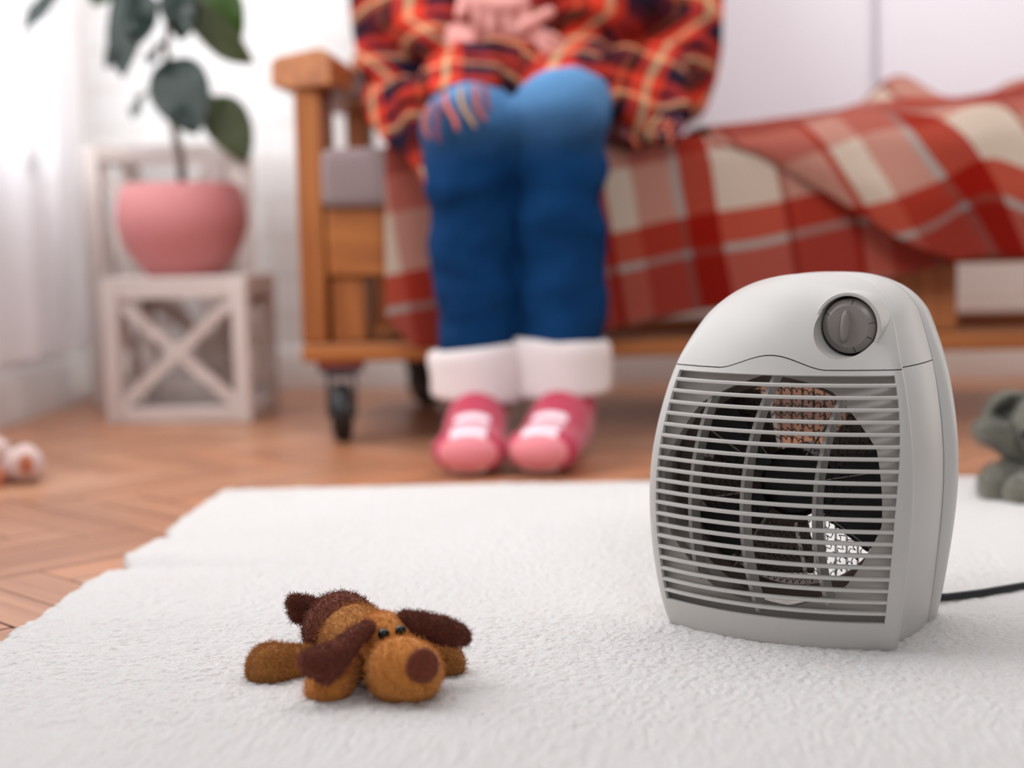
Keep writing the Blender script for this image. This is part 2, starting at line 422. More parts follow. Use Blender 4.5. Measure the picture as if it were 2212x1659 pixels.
# ------------------------------------------------------------------ fan heater
M_PL = mat('warm_white_plastic', lin(197, 193, 189), .38, .02, 20, .04, 900, spec=.5, bdist=.0005)
M_PLD = mat('inner_plastic', lin(232, 226, 220), .5, .02, 20)
M_KNOB = mat('grey_plastic', lin(138, 130, 126), .35, .02, 20)
M_DARK = mat('black_plastic', lin(22, 20, 22), .5, .1, 20)
M_DUCT = mat('dark_brown_metal', lin(112, 96, 89), .45, .15, 30)
M_BLADE = mat('brown_fan_blade', lin(124, 106, 98), .4, .1, 20)
M_WIRE = mat('dark_heating_wire', lin(52, 50, 48), .3, .1, 50, metal=.8)
M_MICA = mat('mica_strip', lin(190, 178, 168), .35, .1, 30)
M_SEAM = mat('seam_shadow_gap', lin(60, 55, 52), .8)
M_CORD = mat('black_rubber', lin(24, 25, 30), .4, .05, 20)

HLOC, HROT = (.1223, 1.0420, .0047), math.radians(-27.7)
HT = thing('fan_heater', 'white plastic fan heater with slatted grille and grey dial standing on the rug', 'heater', HLOC, HROT)
ZT = .2577
HC = [497.632, -225.917, 33.2696, -2.94028, 0.267233, 0.0842025]      # half width of the front, fitted against height
def hw(z):
    z = min(max(z, 0), ZT)
    b = 0
    for c in HC: b = b*min(z, .23)+c
    t = min(1, max(0, (z-.17)/(ZT-.17)))
    return b*max(0, 1-t**2.408)**(1/2.783)
def topcurl(z, z0=.185, R=.034):
    t = min(1, max(0, (z-z0)/(ZT-z0))); return R*(1-math.sqrt(max(0, 1-t**2.3)))
def woff(z):                             # the body bows forward at mid height and leans back at the top
    t = min(1, max(0, z/.26)); return .1761*z-.02675*(4*t*(1-t))**.7817
BUL = .0218
def fdepth(s, z):
    w = -BUL*(1-s*s)
    s0 = .93 if z < .2 else .93-.25*min(1, (z-.2)/.04)
    r = .0035 if z < .2 else .0035+.008*min(1, (z-.2)/.04)
    if abs(s) > s0:
        t = (abs(s)-s0)/(1-s0); w += r*(1-math.sqrt(max(0, 1-t*t)))
    return w + topcurl(z) + woff(z)
def edge_w(z): return fdepth(1.0, z)
def FP(s, z, off=0): return Vector((s*hw(z), fdepth(s, z)+off, z))

ZO0, ZO1 = .0232, .1905      # grille opening
def SR(z):
    t = min(1, max(0, (z-.09)/.09)); return .905+.05*t*t*(3-2*t)
def SL(z): return -.915
def zc(s):                              # seam between cover and front panel
    b = 0
    if abs(s+.02) < .47: b = .0095*(.5+.5*math.cos((s+.02)/.47*PI))**.8
    return .1941 + b
# cover grid
SG = [math.sin(PI/2*k/70)*.35+.65*k/70 for k in range(-70, 71)]
def cover_rows():
    rows = []; n = 80
    for i in range(n+1):
        t = i/n; row = []
        for s in SG:
            z0 = zc(s)+.0004; te = 1-(1-t)**2.6; z = z0+(ZT-z0)*te
            row.append(FP(s, z))
        rows.append(row)
    return rows
cr_ = cover_rows()
# side loops: follow the outline from bottom right over the top to bottom left
def outline(n=90):
    zs = [ZT*(1-(1-i/n)**1.8) for i in range(n+1)]
    return zs
def side_loop(a, wf, z_lo=0.0, zs=None):
    """right side going up then left side going down; a = outward offset, wf(z) = depth"""
    P = []
    for sgn in (1, -1):
        zz = zs if sgn == 1 else zs[::-1][1:]
        for z in zz:
            h = hw(z); e = 1e-4
            dz = (hw(min(z+e, ZT))-hw(max(z-e, 0)))/(2*e) if z < ZT-2e-4 else -40
            nx, nz = 1/math.sqrt(1+dz*dz), -dz/math.sqrt(1+dz*dz)
            nz = .35*max(nz, 0)*min(1, max(0, (z-.17)/.06))
            P.append(Vector((sgn*max(0, h+a*nx*min(1, h/.02)), wf(z), z+a*nz)))
    return P
def blend(b, w1=.082): return lambda z: edge_w(z)+(w1+woff(z)-edge_w(z))*b
zs_cov = [.1945+(ZT-.1945)*(1-(1-i/60)**2.6) for i in range(61)]
zs_low = [.1937*i/60 for i in range(61)]
SIDE = [(0, 0), (.0003, .02), (.0001, .035), (-.0030, .05), (-.0054, .075), (-.0058, .12), (-.0046, .2), (-.0026, .32), (-.0004, .5), (.0004, .7), (.0003, .85), (-.0005, 1.0)]
def side_grid(mb, zs, half=None):
    loops = []
    for a, b_ in SIDE:
        kz = lambda z: 1
        loops.append(side_loop(a, blend(b_), zs=zs))
    if half is None: mb.grid(loops)
    else:
        n = len(zs)
        mb.grid([l[:n] for l in loops]); mb.grid([l[-n:] for l in loops])
    return mb

KC = Vector((.046, 0, .2230)); KW = .0276; RP = .0212      # dial axis, base depth, pocket radius
def pocketed(rows):
    """the cover grid with a clean round hole for the dial"""
    R_, C_ = len(rows), len(rows[0]); inn = [[math.hypot(p.x-KC.x, p.z-KC.z) < RP for p in r] for r in rows]; fs = []; use = set()
    for i in range(R_-1):
        for j in range(C_-1):
            q = ((i, j), (i, j+1), (i+1, j+1), (i+1, j))
            if all(inn[a][b_] for a, b_ in q): continue
            fs.append(tuple(a*C_+b_ for a, b_ in q))
            for a, b_ in q:
                if inn[a][b_]: use.add((a, b_))
    for a, b_ in use:
        p = rows[a][b_]; d = Vector((p.x-KC.x, 0, p.z-KC.z)); d = d.normalized()*RP
        x, z = KC.x+d.x, KC.z+d.z; rows[a][b_] = Vector((x, fdepth(min(1, x/hw(z)), z), z))
    mb = MB(); mb.add([p for r in rows for p in r], fs)
    used = sorted({i for f in mb.f for i in f}); mp = {k: n for n, k in enumerate(used)}
    mb.v = [mb.v[k] for k in used]; mb.f = [tuple(mp[i] for i in f) for f in mb.f]; return mb
cov = pocketed(cr_); side_grid(cov, zs_cov)
cov_me = baked(cov.mesh('top_cover'), [('SOLIDIFY', dict(thickness=.0016, offset=-1))])
cover = part('top_cover', cov_me, M_PL, HT, 28)

# front panel with the grille opening
NCO = 40
ZR = sorted(set([ZO0*i/8 for i in range(9)] + [ZO0+(ZO1-ZO0)*i/48 for i in range(49)] + [.2]))
fp = MB(); Pn = []
for z in ZR:
    row = []; zl = min(z, ZO1)
    cols = [-1, -.99, -.98, -.965, -.95, -.94] + [SL(zl)+(SR(zl)-SL(zl))*i/NCO for i in range(NCO+1)] + [SR(zl)+(1-SR(zl))*k for k in (.2, .4, .55, .7, .8, .9, 1)]
    for s in cols: row.append(FP(s, z if z <= ZO1+1e-6 else zc(s)-.0004))
    Pn.append(row)
SP = cols
nS = len(SP); vs = [p for r in Pn for p in r]; fs = []
for i in range(len(ZR)-1):
    zm = (ZR[i]+ZR[i+1])/2
    for j in range(nS-1):
        if 6-.5 < j+.5 < 6+NCO and ZO0 < zm < ZO1 and j >= 6 and j < 6+NCO: continue
        fs.append((i*nS+j, i*nS+j+1, (i+1)*nS+j+1, (i+1)*nS+j))
fp.add(vs, fs); side_grid(fp, zs_low, True)
fpm = baked(fp.mesh('front_panel'), [('SOLIDIFY', dict(thickness=.0024, offset=-1))])
front = part('front_panel', fpm, M_PL, HT, 28)
# lip just under the seams, its dark colour painting the gap's shade
lip = MB(); rowsL = [[FP(s, zc(s)+d, .0012) for s in SG] for d in (-.003, .003)]
lip.grid(rowsL)
for sgn in (1, -1):
    lip.grid([[Vector((sgn*(hw(.1941)+a-.0012), blend(b_)(.1941), .1941+d)) for a, b_ in SIDE] for d in (-.003, .003)])
part('seam_shade_lip', lip, M_SEAM, HT, 180)

# slats
gr = MB(); NSL = 20
for k in range(NSL):
    z = .1838-.1534*k/(NSL-1); SS = [SL(z)+(SR(z)-SL(z))*i/36 for i in range(37)]
    prof = [(-.0002, -.0009), (-.0002, .0007), (.0012, .0014), (.0058, .0008), (.0058, -.0012), (.0010, -.0015)]
    gr.grid([[FP(s, z, 0)*1 + Vector((0, a, dz)) for (a, dz) in prof] + [FP(s, z, 0)+Vector((0, prof[0][0], prof[0][1]))] for s in SS])
grille = part('grille', gr, M_PL, HT, 40)
# ribs behind the slats
for u_, t0, t1 in ((-.0600, .172, .042), (-.0175, .1905, .0245), (.0345, .174, .034)):
    mb = MB(); pts = []
    for i in range(25):
        z = t0+(t1-t0)*i/24
        u = u_+(.021*((z-.1)/.0975)**2 if z > .1 else .010*((z-.1)/.07)**2)
        s = u/hw(z); pts.append(Vector((u, fdepth(s, z)+.0105, z)))
    R2 = []
    for i, p in enumerate(pts):
        R2.append([p+Vector(q) for q in ((-.0014, -.004, 0), (.0014, -.004, 0), (.0019, .010, 0), (-.0019, .010, 0), (-.0014, -.004, 0))])
    mb.grid(R2); part('rib', mb, M_PL, HT, 40)
# recessed plate with the round air outlet
OC, OR, WP = Vector((-.0060, .008, .1050)), .0832, .0082
pl = MB(); inner, outer, tubeb = [], [], []
NA = 120
for i in range(NA):
    t = 2*PI*i/NA; c, s_ = math.cos(t), math.sin(t)
    # slightly faceted opening
    fac = OR*(math.cos(PI/10)/math.cos((t+.2) % (PI/5)-PI/10))**.55
    ip = Vector((OC.x+fac*c, WP+woff(OC.z+fac*s_), OC.z+fac*s_)); inner.append(ip)
    k = 1.0
    for kk in np.linspace(1.0, 2.2, 60):
        x, z = OC.x+OR*kk*c, OC.z+OR*kk*s_
        if z < .006 or z > .1935 or abs(x) > hw(min(max(z, 0), ZT))-.0035: break
        k = kk
    k = max(k, 1.0)
    outer.append(Vector((OC.x+OR*k*c*1.0, WP-.001+woff(OC.z+OR*k*s_), OC.z+OR*k*s_))); tubeb.append(ip+Vector((0, .012, 0)))
pl.grid([outer, inner, tubeb], True)
part('outlet_plate', pl, M_PLD, HT, 30)
duct = MB(); duct.lathe([(.0835, .0235), (.0815, .030), (.0805, .085)], 96, OC, 'Y')
duct.lathe([(.0840, .0236), (.0760, .0246), (.0745, .0345)], 96, OC, 'Y')
part('fan_duct', duct, M_DUCT, HT, 30)
# fan: hub and blades
fan = MB(); fan.lathe([(.0005, .040), (.022, .040), (.026, .043), (.026, .078), (.0005, .078)], 40, OC, 'Y')
hub = part('motor_hub', fan, M_DARK, HT, 30)
def blade(a0, a1, r_in, r_out, w_lead, w_trail):
    rows = []
    for i in range(15):
        t = a0+(a1-a0)*i/14; f = i/14
        rr_ = r_out*(.90+.10*math.sin(PI*min(1, f*1.3+.1)))
        rows.append([Vector((OC.x+(r_in+(rr_-r_in)*q/8)*math.cos(t), w_lead+(w_trail-w_lead)*f+.004*math.sin(PI*q/8), OC.z+(r_in+(rr_-r_in)*q/8)*math.sin(t))) for q in range(9)])
    return baked(MB().grid(rows).mesh('fan_blade'), [('SOLIDIFY', dict(thickness=.0012))])
D = math.radians
for a0, a1 in ((112, 172), (168, 232), (228, 278), (-38, 54)):
    part('fan_blade', blade(D(a0), D(a1), .020, .079, .052, .066), M_BLADE, HT, 40)
# motor bracket: black struts
br_ = MB()
for a0, a1 in ((125, 160), (-36, 24), (200, 232)):
    rows = [[Vector((OC.x+r_*math.cos(D(a0+(a1-a0)*i/8)), .038, OC.z+r_*math.sin(D(a0+(a1-a0)*i/8)))) for r_ in (.020, .045, .074)] for i in range(9)]
    br_.grid(rows)
part('motor_bracket', baked(br_.mesh('motor_bracket'), [('SOLIDIFY', dict(thickness=.003))]), M_DARK, HT, 40)
# heating element: wavy wire on two crossed strips
wire = MB()
for ring in range(9):
    r_ = .030+ring*.0058; n = int(2*PI*r_/.0016)
    pts = [Vector((OC.x+(r_+.0019*math.sin(i*2.1))*math.cos(2*PI*i/n), .0335+.002*math.cos(i*2.1+ring)+.0007*ring, OC.z+(r_+.0019*math.sin(i*2.1))*math.sin(2*PI*i/n))) for i in range(n)]
    wire.tube(pts, .00042, 5, False)
part('heating_wire', wire, M_WIRE, HT, 180)
mi = MB()
for a in (12, 57, 102, 147, 192, 237, 282, 327):
    c, s_ = math.cos(D(a)), math.sin(D(a))
    mi.bar((OC.x+.028*c, .037, OC.z+.028*s_), (OC.x+.080*c, .037, OC.z+.080*s_), .0006, .006, (0, 1, 0))
part('mica_strip', mi, M_MICA, HT, 0)

# rear shell
rs = MB(); zz_all = [ZT*(1-(1-i/90)**2.6) for i in range(91)]
def rdep(w): return lambda z: w+woff(z)
RL = [(-.0010, .0838), (-.0003, .0841), (.0007, .086), (.0010, .095), (.0004, .104), (-.0022, .112), (-.007, .117), (-.014, .120), (-.022, .121)]
def rear_loop(a, w):
    L = side_loop(a, rdep(w), zs=zz_all); k = (w-.082)/.038
    out = []
    for p in L:
        bulge = .0043*math.sin(PI*min(1, max(0, p.z/.25)))*min(1, max(0, k-.02)*2.4)*min(1, abs(p.x)/.03) if k > 0 else 0
        zt = p.z - max(0, (p.z-.2))*.10*max(0, k)
        out.append(Vector((p.x+math.copysign(bulge, p.x), p.y, zt)))
    return out
rs.grid([rear_loop(a, w) for a, w in RL])
rear = part('rear_shell', baked(rs.mesh('rear_shell'), [('SOLIDIFY', dict(thickness=.0022, offset=-1))]), M_PL, HT, 28)
sg = MB(); sg.grid([side_loop(-.0010, rdep(w), zs=zz_all) for w in (.0812, .0846)])
part('seam_shade_lip', sg, M_SEAM, HT, 180)  # dark strip painting the shade inside the rear seam
bb = MB(); bb.add([(-.078, .004, .003), (.078, .004, .003), (.078, .06, .003), (.068, .112, .003), (-.068, .112, .003), (-.078, .06, .003), (0, -.016, .003)], [(0, 6, 1, 2, 3, 4, 5)])
part('base_plate', bb, M_PLD, HT, 0)
# rear guard: thin bars, open to the room behind
gd = MB()
for k in range(-9, 10):
    x = k*.0088; h = math.sqrt(max(0, .088**2-x*x)); gd.bar((OC.x+x, .118, OC.z-h), (OC.x+x, .118, OC.z+h), .0012, .0012, (0, 1, 0))
part('rear_guard', gd, M_DARK, HT, 0)

# dial
def front_of(p): return p.y < fdepth(max(-1, min(1, p.x/max(hw(p.z), 1e-4))), p.z)
def ring(profile, keep):
    mb = MB(); mb.lathe(profile, 120, (KC.x, 0, KC.z), 'Y')
    mb.f = [f for f in mb.f if all(keep(Vector(mb.v[i])) for i in f)]; return mb
ywall = [KW+.005-.0006*i for i in range(64)]
part('dial_pocket', ring([(.0210, y) for y in ywall], lambda p: not front_of(p+Vector((0, .0006, 0))) or p.y > KW-.0095), M_PL, HT, 180)
yo = [KW+.012-.0007*i for i in range(30)]; yf_ = KW-.0122
col = ring([(.0238, y) for y in yo if y > yf_+.0007] + [(.0238, yf_+.0006), (.0232, yf_), (.0216, yf_), (.0210, yf_+.0006), (.0210, yf_+.006)], lambda p: front_of(p-Vector((0, .0008, 0))))
collar = part('dial_collar', col, M_PL, HT, 40)
kn = MB(); kn.lathe([(.0192, KW+.004), (.0192, KW-.0070), (.0186, KW-.0082), (.0150, KW-.0108), (.0144, KW-.0111), (.0005, KW-.0111)], 64, (KC.x, 0, KC.z), 'Y')
knob = part('dial', kn, M_KNOB, HT, 25); knob['label'] = 'grey rotary dial'
part('dial_recess', MB().lathe([(.0005, KW+.0035), (.0214, KW+.0035)], 48, (KC.x, 0, KC.z), 'Y'), M_DARK, HT, 0)
fin = []
gm = MB()
for i in range(15):
    t = -1+2*i/14; h = math.sqrt(max(0, 1-t*t))
    wdt = .0029*h+.00005; dep = .0050*h**.7
    z = KC.z+t*.0118; x = KC.x-.0015+.0008*t
    fin.append([Vector((x-wdt*1.0, KW-.0105, z)), Vector((x-wdt*.9, KW-.0111-dep*.7, z)), Vector((x-wdt*.3, KW-.0111-dep, z)), Vector((x+wdt*.5, KW-.0111-dep*.9, z)), Vector((x+wdt*1.1, KW-.0111-dep*.3, z)), Vector((x+wdt*1.3, KW-.0105, z))])
gm.grid(fin); gp = part('grip', gm, M_KNOB, knob, 60)
tk = MB()
for a in (150, 80, 8, -28, -75):
    c, s_ = math.cos(D(a)), math.sin(D(a)); p0 = Vector((KC.x+.0150*c, KW-.01085, KC.z+.0150*s_)); p1 = Vector((KC.x+.0184*c, KW-.0085, KC.z+.0184*s_))
    tk.bar(p0, p1, .00045, .0003, (p1-p0).cross(Vector((-s_, 0, c))))
part('tick_mark', tk, M_SEAM, knob, 0)
# cord
Rz = Matrix.Rotation(HROT, 4, 'Z'); Tm = Matrix.Translation(Vector(HLOC)) @ Rz; Ti = Tm.inverted()
cp = [Tm @ Vector((.060, .118, .012)), Vector((.245, 1.1265, .0135)), Vector((.262, 1.134, .0115)), Vector((.291, 1.147, .0113)), Vector((.331, 1.170, .0113)), Vector((.38, 1.205, .0113)), Vector((.45, 1.245, .0113)), Vector((.54, 1.275, .0113)), Vector((.68, 1.30, .0113))]
part('power_cord', MB().tube([Ti @ p for p in cp], .0029, 12), M_CORD, HT, 180)

# ------------------------------------------------------------------ plush toy dog
def plush(name, c, c2=None, scale=900):
    m = mat(name, c, .95, .42, scale, 1.0, scale*.8, sheen=.2, spec=.1, bdist=.003); return m
M_TAN = plush('caramel_terry', lin(212, 142, 70)); M_BRN = plush('chocolate_terry', lin(138, 70, 48))
M_TANV = mat('caramel_velour', lin(210, 138, 66), .95, .2, 500, .3, 1200, sheen=.3, spec=.1, bdist=.0006)
M_BRNV = mat('chocolate_velour', lin(126, 62, 44), .95, .2, 500, .3, 1200, sheen=.3, spec=.1, bdist=.0006)
M_EYE = mat('black_bead', lin(10, 10, 12), .08, .0, 10)
DG = thing('toy_dog', 'small brown plush toy dog lying on its belly on the white rug', 'toy', (-.155, .94, .007))
dgo = DG.location.copy()
def sp(px, py, Y, r): return (at(px, py, Y), r)
def dogpart(name, lumps, m, vox=.0011, sm=5, furn=0, fl=.0018, parent=None):
    me = blob(name, lumps, vox, sm, dgo); o = part(name, me, [m, m], DG if parent is None else parent, 180)
    if furn: fur(o, int(furn*1.6), fl*.5, .00026, brown=.0014)
    return o
body = dogpart('body', [[sp(748, 1377, .985, .0255), sp(795, 1395, .955, .0235)], [sp(795, 1395, .955, .023), sp(830, 1390, .935, .017)]], M_TAN, furn=5000, fl=.0016)
dogpart('rump_patch', [[sp(737, 1362, .988, .0263)]], M_BRN, furn=4000, fl=.0018)
dogpart('tail', [[sp(698, 1330, 1.003, .0075), sp(664, 1317, 1.0, .0085)], [sp(664, 1317, 1.0, .0085), sp(634, 1300, .995, .0045)], [sp(664, 1320, 1.0, .0085), sp(644, 1324, .995, .0058)], [sp(634, 1299, .995, .0042), sp(642, 1326, .995, .0050)]], M_BRN, furn=2600, fl=.0024)
dogpart('leg', [[sp(668, 1437, .962, .0125), sp(583, 1440, .945, .0150)], [sp(583, 1442, .945, .0152), sp(583, 1448, .945, .0142)]], M_TAN, furn=5000, fl=.0016)
dogpart('leg', [[sp(745, 1430, .928, .0115), sp(712, 1476, .905, .0138)], [sp(712, 1476, .905, .0138), sp(704, 1484, .904, .0128)]], M_TANV, furn=2500, fl=.0010)
dogpart('leg', [[sp(910, 1405, .962, .0115), sp(962, 1428, .955, .0120)], [sp(962, 1428, .955, .0118), sp(974, 1434, .953, .0092)]], M_TAN, furn=2500, fl=.0014)
dogpart('leg', [[sp(790, 1440, 1.005, .011), sp(858, 1436, 1.025, .0125)]], M_TAN, furn=1000, fl=.0014)
head = dogpart('head', [[sp(829, 1384, .934, .0186), sp(842, 1396, .930, .0180)], [sp(842, 1410, .922, .0130), sp(862, 1445, .908, .0150)],
                        [(at(870, 1449, .904), (.0232, .0205, .0216), (0, .12, .35)), (at(886, 1452, .899), (.0205, .018, .0200))]], M_TANV, furn=5000, fl=.0008)
nose_c = at(913, 1438, .884)
nm = blob('nose', [[(nose_c, (.0108, .0035, .0108), (-.1, 0, .45))]], .0008, 3, dgo)
nose = part('nose', nm, [M_BRNV, M_BRNV], DG, 180); fur(nose, 900, .0007, .0002, brown=.0005)
nose['label'] = 'dark brown round nose'; body['label'] = 'caramel brown terry body'
for px_, py_, Yy, r_ in ((829, 1370, .9155, .0037), (865, 1362, .9185, .0035)):
    me = bpy.data.meshes.new('eye'); b_ = bmesh.new(); bmesh.ops.create_uvsphere(b_, u_segments=24, v_segments=16, radius=r_); b_.to_mesh(me); b_.free()
    part('eye', me, M_EYE, DG, 180).location = at(px_, py_, Yy)-dgo
dogpart('ear', [[sp(796, 1356, .921, .0042), sp(768, 1376, .910, .0058)], [sp(768, 1376, .910, .0058), sp(740, 1404, .900, .0075), sp(712, 1432, .893, .0065)],
                [sp(740, 1406, .899, .0070), sp(700, 1424, .889, .0062), sp(662, 1424, .886, .0048), sp(668, 1440, .885, .0048), sp(706, 1458, .885, .0052)]], M_BRNV, .0009, 4, 3500, .0010)
dogpart('ear', [[sp(872, 1334, .936, .0040), sp(896, 1345, .933, .0062)], [sp(896, 1345, .933, .0062), sp(915, 1352, .931, .0078), sp(958, 1362, .928, .0080)], [sp(958, 1362, .928, .0080), sp(990, 1372, .926, .0066), sp(1001, 1379, .926, .0042)]], M_BRN, .0009, 4, 3500, .0015)
mth = MB(); mp_ = [at(900, 1499, .8905), at(912, 1496, .8868), at(920, 1487, .8848)]
mth.tube([p-dgo for p in mp_], .0005, 6); mth.tube([at(911, 1488, .8852)-dgo, at(921, 1500, .8880)-dgo], .0005, 6)
part('mouth', mth, M_DARK, DG, 180)

# ------------------------------------------------------------------ sofa frame
SF = thing('sofa', 'honey pine pallet sofa frame on black casters behind the seated person', 'sofa', (0, 2.4, 0))
def sbox(name, a, b, ax, parent=SF, bev=.004):
    c = Vector(((a[0]+b[0])/2, (a[1]+b[1])/2, (a[2]+b[2])/2)); mb = MB().box(Vector(a)-c, Vector(b)-c)
    o = part(name, mb, WOOD[ax], parent, 30, bev); o.location = c-Vector((0, 2.4, 0)) if parent == SF else c
    return o
X0, X1 = -.436, 1.20
for xx in (X0, X1-.038):
    sbox('arm_post', (xx, 2.14, .146), (xx+.038, 2.255, .514), 'Z')
    sbox('arm_post', (xx, 2.575, .146), (xx+.038, 2.66, .514), 'Z')
def arm(xa, xb, flip):
    mb = MB()
    pr = [(xa, .520), (xa-.0, .554), (xa+.012, .561), (xb-.02, .566), (xb-.006, .562), (xb, .55), (xb, .514), (xa+.04, .513)]
    rows = []
    for y, k in ((2.105, 1), (2.115, 1.0), (2.3, 1), (2.63, 1), (2.66, 1)):
        rows.append([Vector((p[0], y-2.4+(.055*(1-(p[0]-xa)/(xb-xa))**1.5 if y < 2.12 else 0), p[1])) for p in pr])
    mb.grid(rows, True); mb.add(rows[0], [tuple(range(len(pr)))]); mb.add(rows[-1], [tuple(range(len(pr)))[::-1]])
    return part('armrest', mb, WOOD['Y'], SF, 30, .004)
arm(-.472, -.372, 0); arm(X1-.1, X1+.04, 1)
sbox('base_board', (X0, 2.135, .118), (X1, 2.235, .145), 'X')
sbox('base_board', (X0, 2.58, .118), (X1, 2.68, .145), 'X')
sbox('base_board', (X0, 2.236, .118), (X0+.10, 2.579, .145), 'Y')
sbox('base_board', (X1-.1, 2.236, .118), (X1, 2.579, .145), 'Y')
sbox('front_apron', (-.396, 2.142, .2425), (X1-.04, 2.165, .340), 'X')
sbox('seat_deck', (-.396, 2.166, .318), (X1-.04, 2.66, .339), 'X')
for xa in (-.393, .418, X1-.135):
    for ya in (2.152, 2.582): sbox('spacer_block', (xa, ya, .1455), (xa+.092 if xa > 0 else xa+.05, ya+.09, .2420), 'Z', bev=.003)
sbox('deck_stringer', (-.393, 2.20, .2425), (-.343, 2.655, .3175), 'Y'); sbox('deck_stringer', (.418, 2.20, .2425), (.51, 2.655, .3175), 'Y')
sbox('back_board', (X0, 2.664, .50), (X1, 2.684, .62), 'X'); sbox('back_board', (X0, 2.664, .72), (X1, 2.684, .84), 'X')
for xx in (X0+.06, .5, X1-.1): sbox('back_post', (xx, 2.6845, .146), (xx+.06, 2.715, .86), 'Z')
kn_ = MB().lathe([(.0005, 0), (.012, .0005), (.016, .002)], 20, (0, 0, 0), 'Y')
M_RUB = mat('black_caster_rubber', lin(20, 19, 20), .45); M_STEEL = mat('zinc_steel', lin(96, 94, 94), .3, .1, 60, metal=.9); M_RED = mat('red_bracket', lin(140, 40, 35), .5)
def caster(x, y, yaw):
    e = bpy.data.objects.new('caster', None); COL.objects.link(e); e.parent = SF; e.location = (x, y-2.4, 0); e.rotation_euler = (0, 0, yaw)
    r = .043
    mb = MB(); mb.lathe([(.008, -.014), (.032, -.015), (.040, -.012), (r, -.004), (r, .004), (.040, .012), (.032, .015), (.008, .014)], 36, (0, -.028, r), 'X')
    part('wheel', mb, M_RUB, e, 30)
    part('wheel_hub', MB().lathe([(.0005, -.0165), (.018, -.016), (.019, -.012), (.019, .012), (.018, .016), (.0005, .0165)], 24, (0, -.028, r), 'X'), M_STEEL, e, 30)
    fk = MB()
    for sg_ in (-1, 1): fk.add([(sg_*.018, -.045, .035), (sg_*.018, -.012, .035), (sg_*.018, .018, .098), (sg_*.018, -.038, .098), (sg_*.021, -.045, .035), (sg_*.021, -.012, .035), (sg_*.021, .018, .098), (sg_*.021, -.038, .098)], [(0, 1, 2, 3), (7, 6, 5, 4), (0, 4, 5, 1), (1, 5, 6, 2), (2, 6, 7, 3), (3, 7, 4, 0)])
    fk.box((-.021, -.040, .095), (.021, .02, .101)); part('fork', fk, M_RUB, e, 30)
    part('caster_plate', MB().box((-.032, -.036, .1015), (.032, .034, .1085)), M_STEEL, e, 0)
    part('mount_pad', MB().box((-.034, -.038, .109), (.034, .036, .1178)), M_RED, e, 0)
caster(-.386, 2.182, .12); caster(-.33, 2.63, .75); caster(X1-.07, 2.182, .3); caster(X1-.08, 2.63, -.4)

# seat mattress
M_GREYF = mat('taupe_upholstery', lin(140, 122, 122), .9, .06, 300, .3, 1500, sheen=.2, spec=.15)
def cushion(a, b, r):
    """pad with evenly rounded edges between corners a and b"""
    A, B = Vector(a), Vector(b); c = (A+B)/2
    me = MB().box(A-c, B-c).mesh('pad')
    return baked(me, [('BEVEL', dict(width=r, segments=6, limit_method='NONE'))]), c
me, c = cushion((-.399, 2.125, .3405), (X1-.045, 2.655, .4265), .016)
o = part('seat_cushion', me, M_GREYF, None, 30); o.location = c
tag(o, 'long taupe seat cushion lying on the sofa frame, its bare end beside the armrest', 'cushion')
M_LAV = mat('pale_lilac_fabric', lin(240, 235, 240), .9, .02, 300, .15, 1200, sheen=.15, spec=.1)
for i, (xa, xb, lb) in enumerate(((-.36, .4705, 'pale lilac back cushion behind the seated person'), (.4725, 1.12, 'pale lilac back cushion right of the dark seam, above the heaped throw'))):
    me, c = cushion((xa, 2.556, .4275), (xb, 2.660, .98), .026)
    o = part('back_cushion', me, M_LAV, None, 30); o.location = c; tag(o, lb, 'cushion', 'back cushions of the sofa')

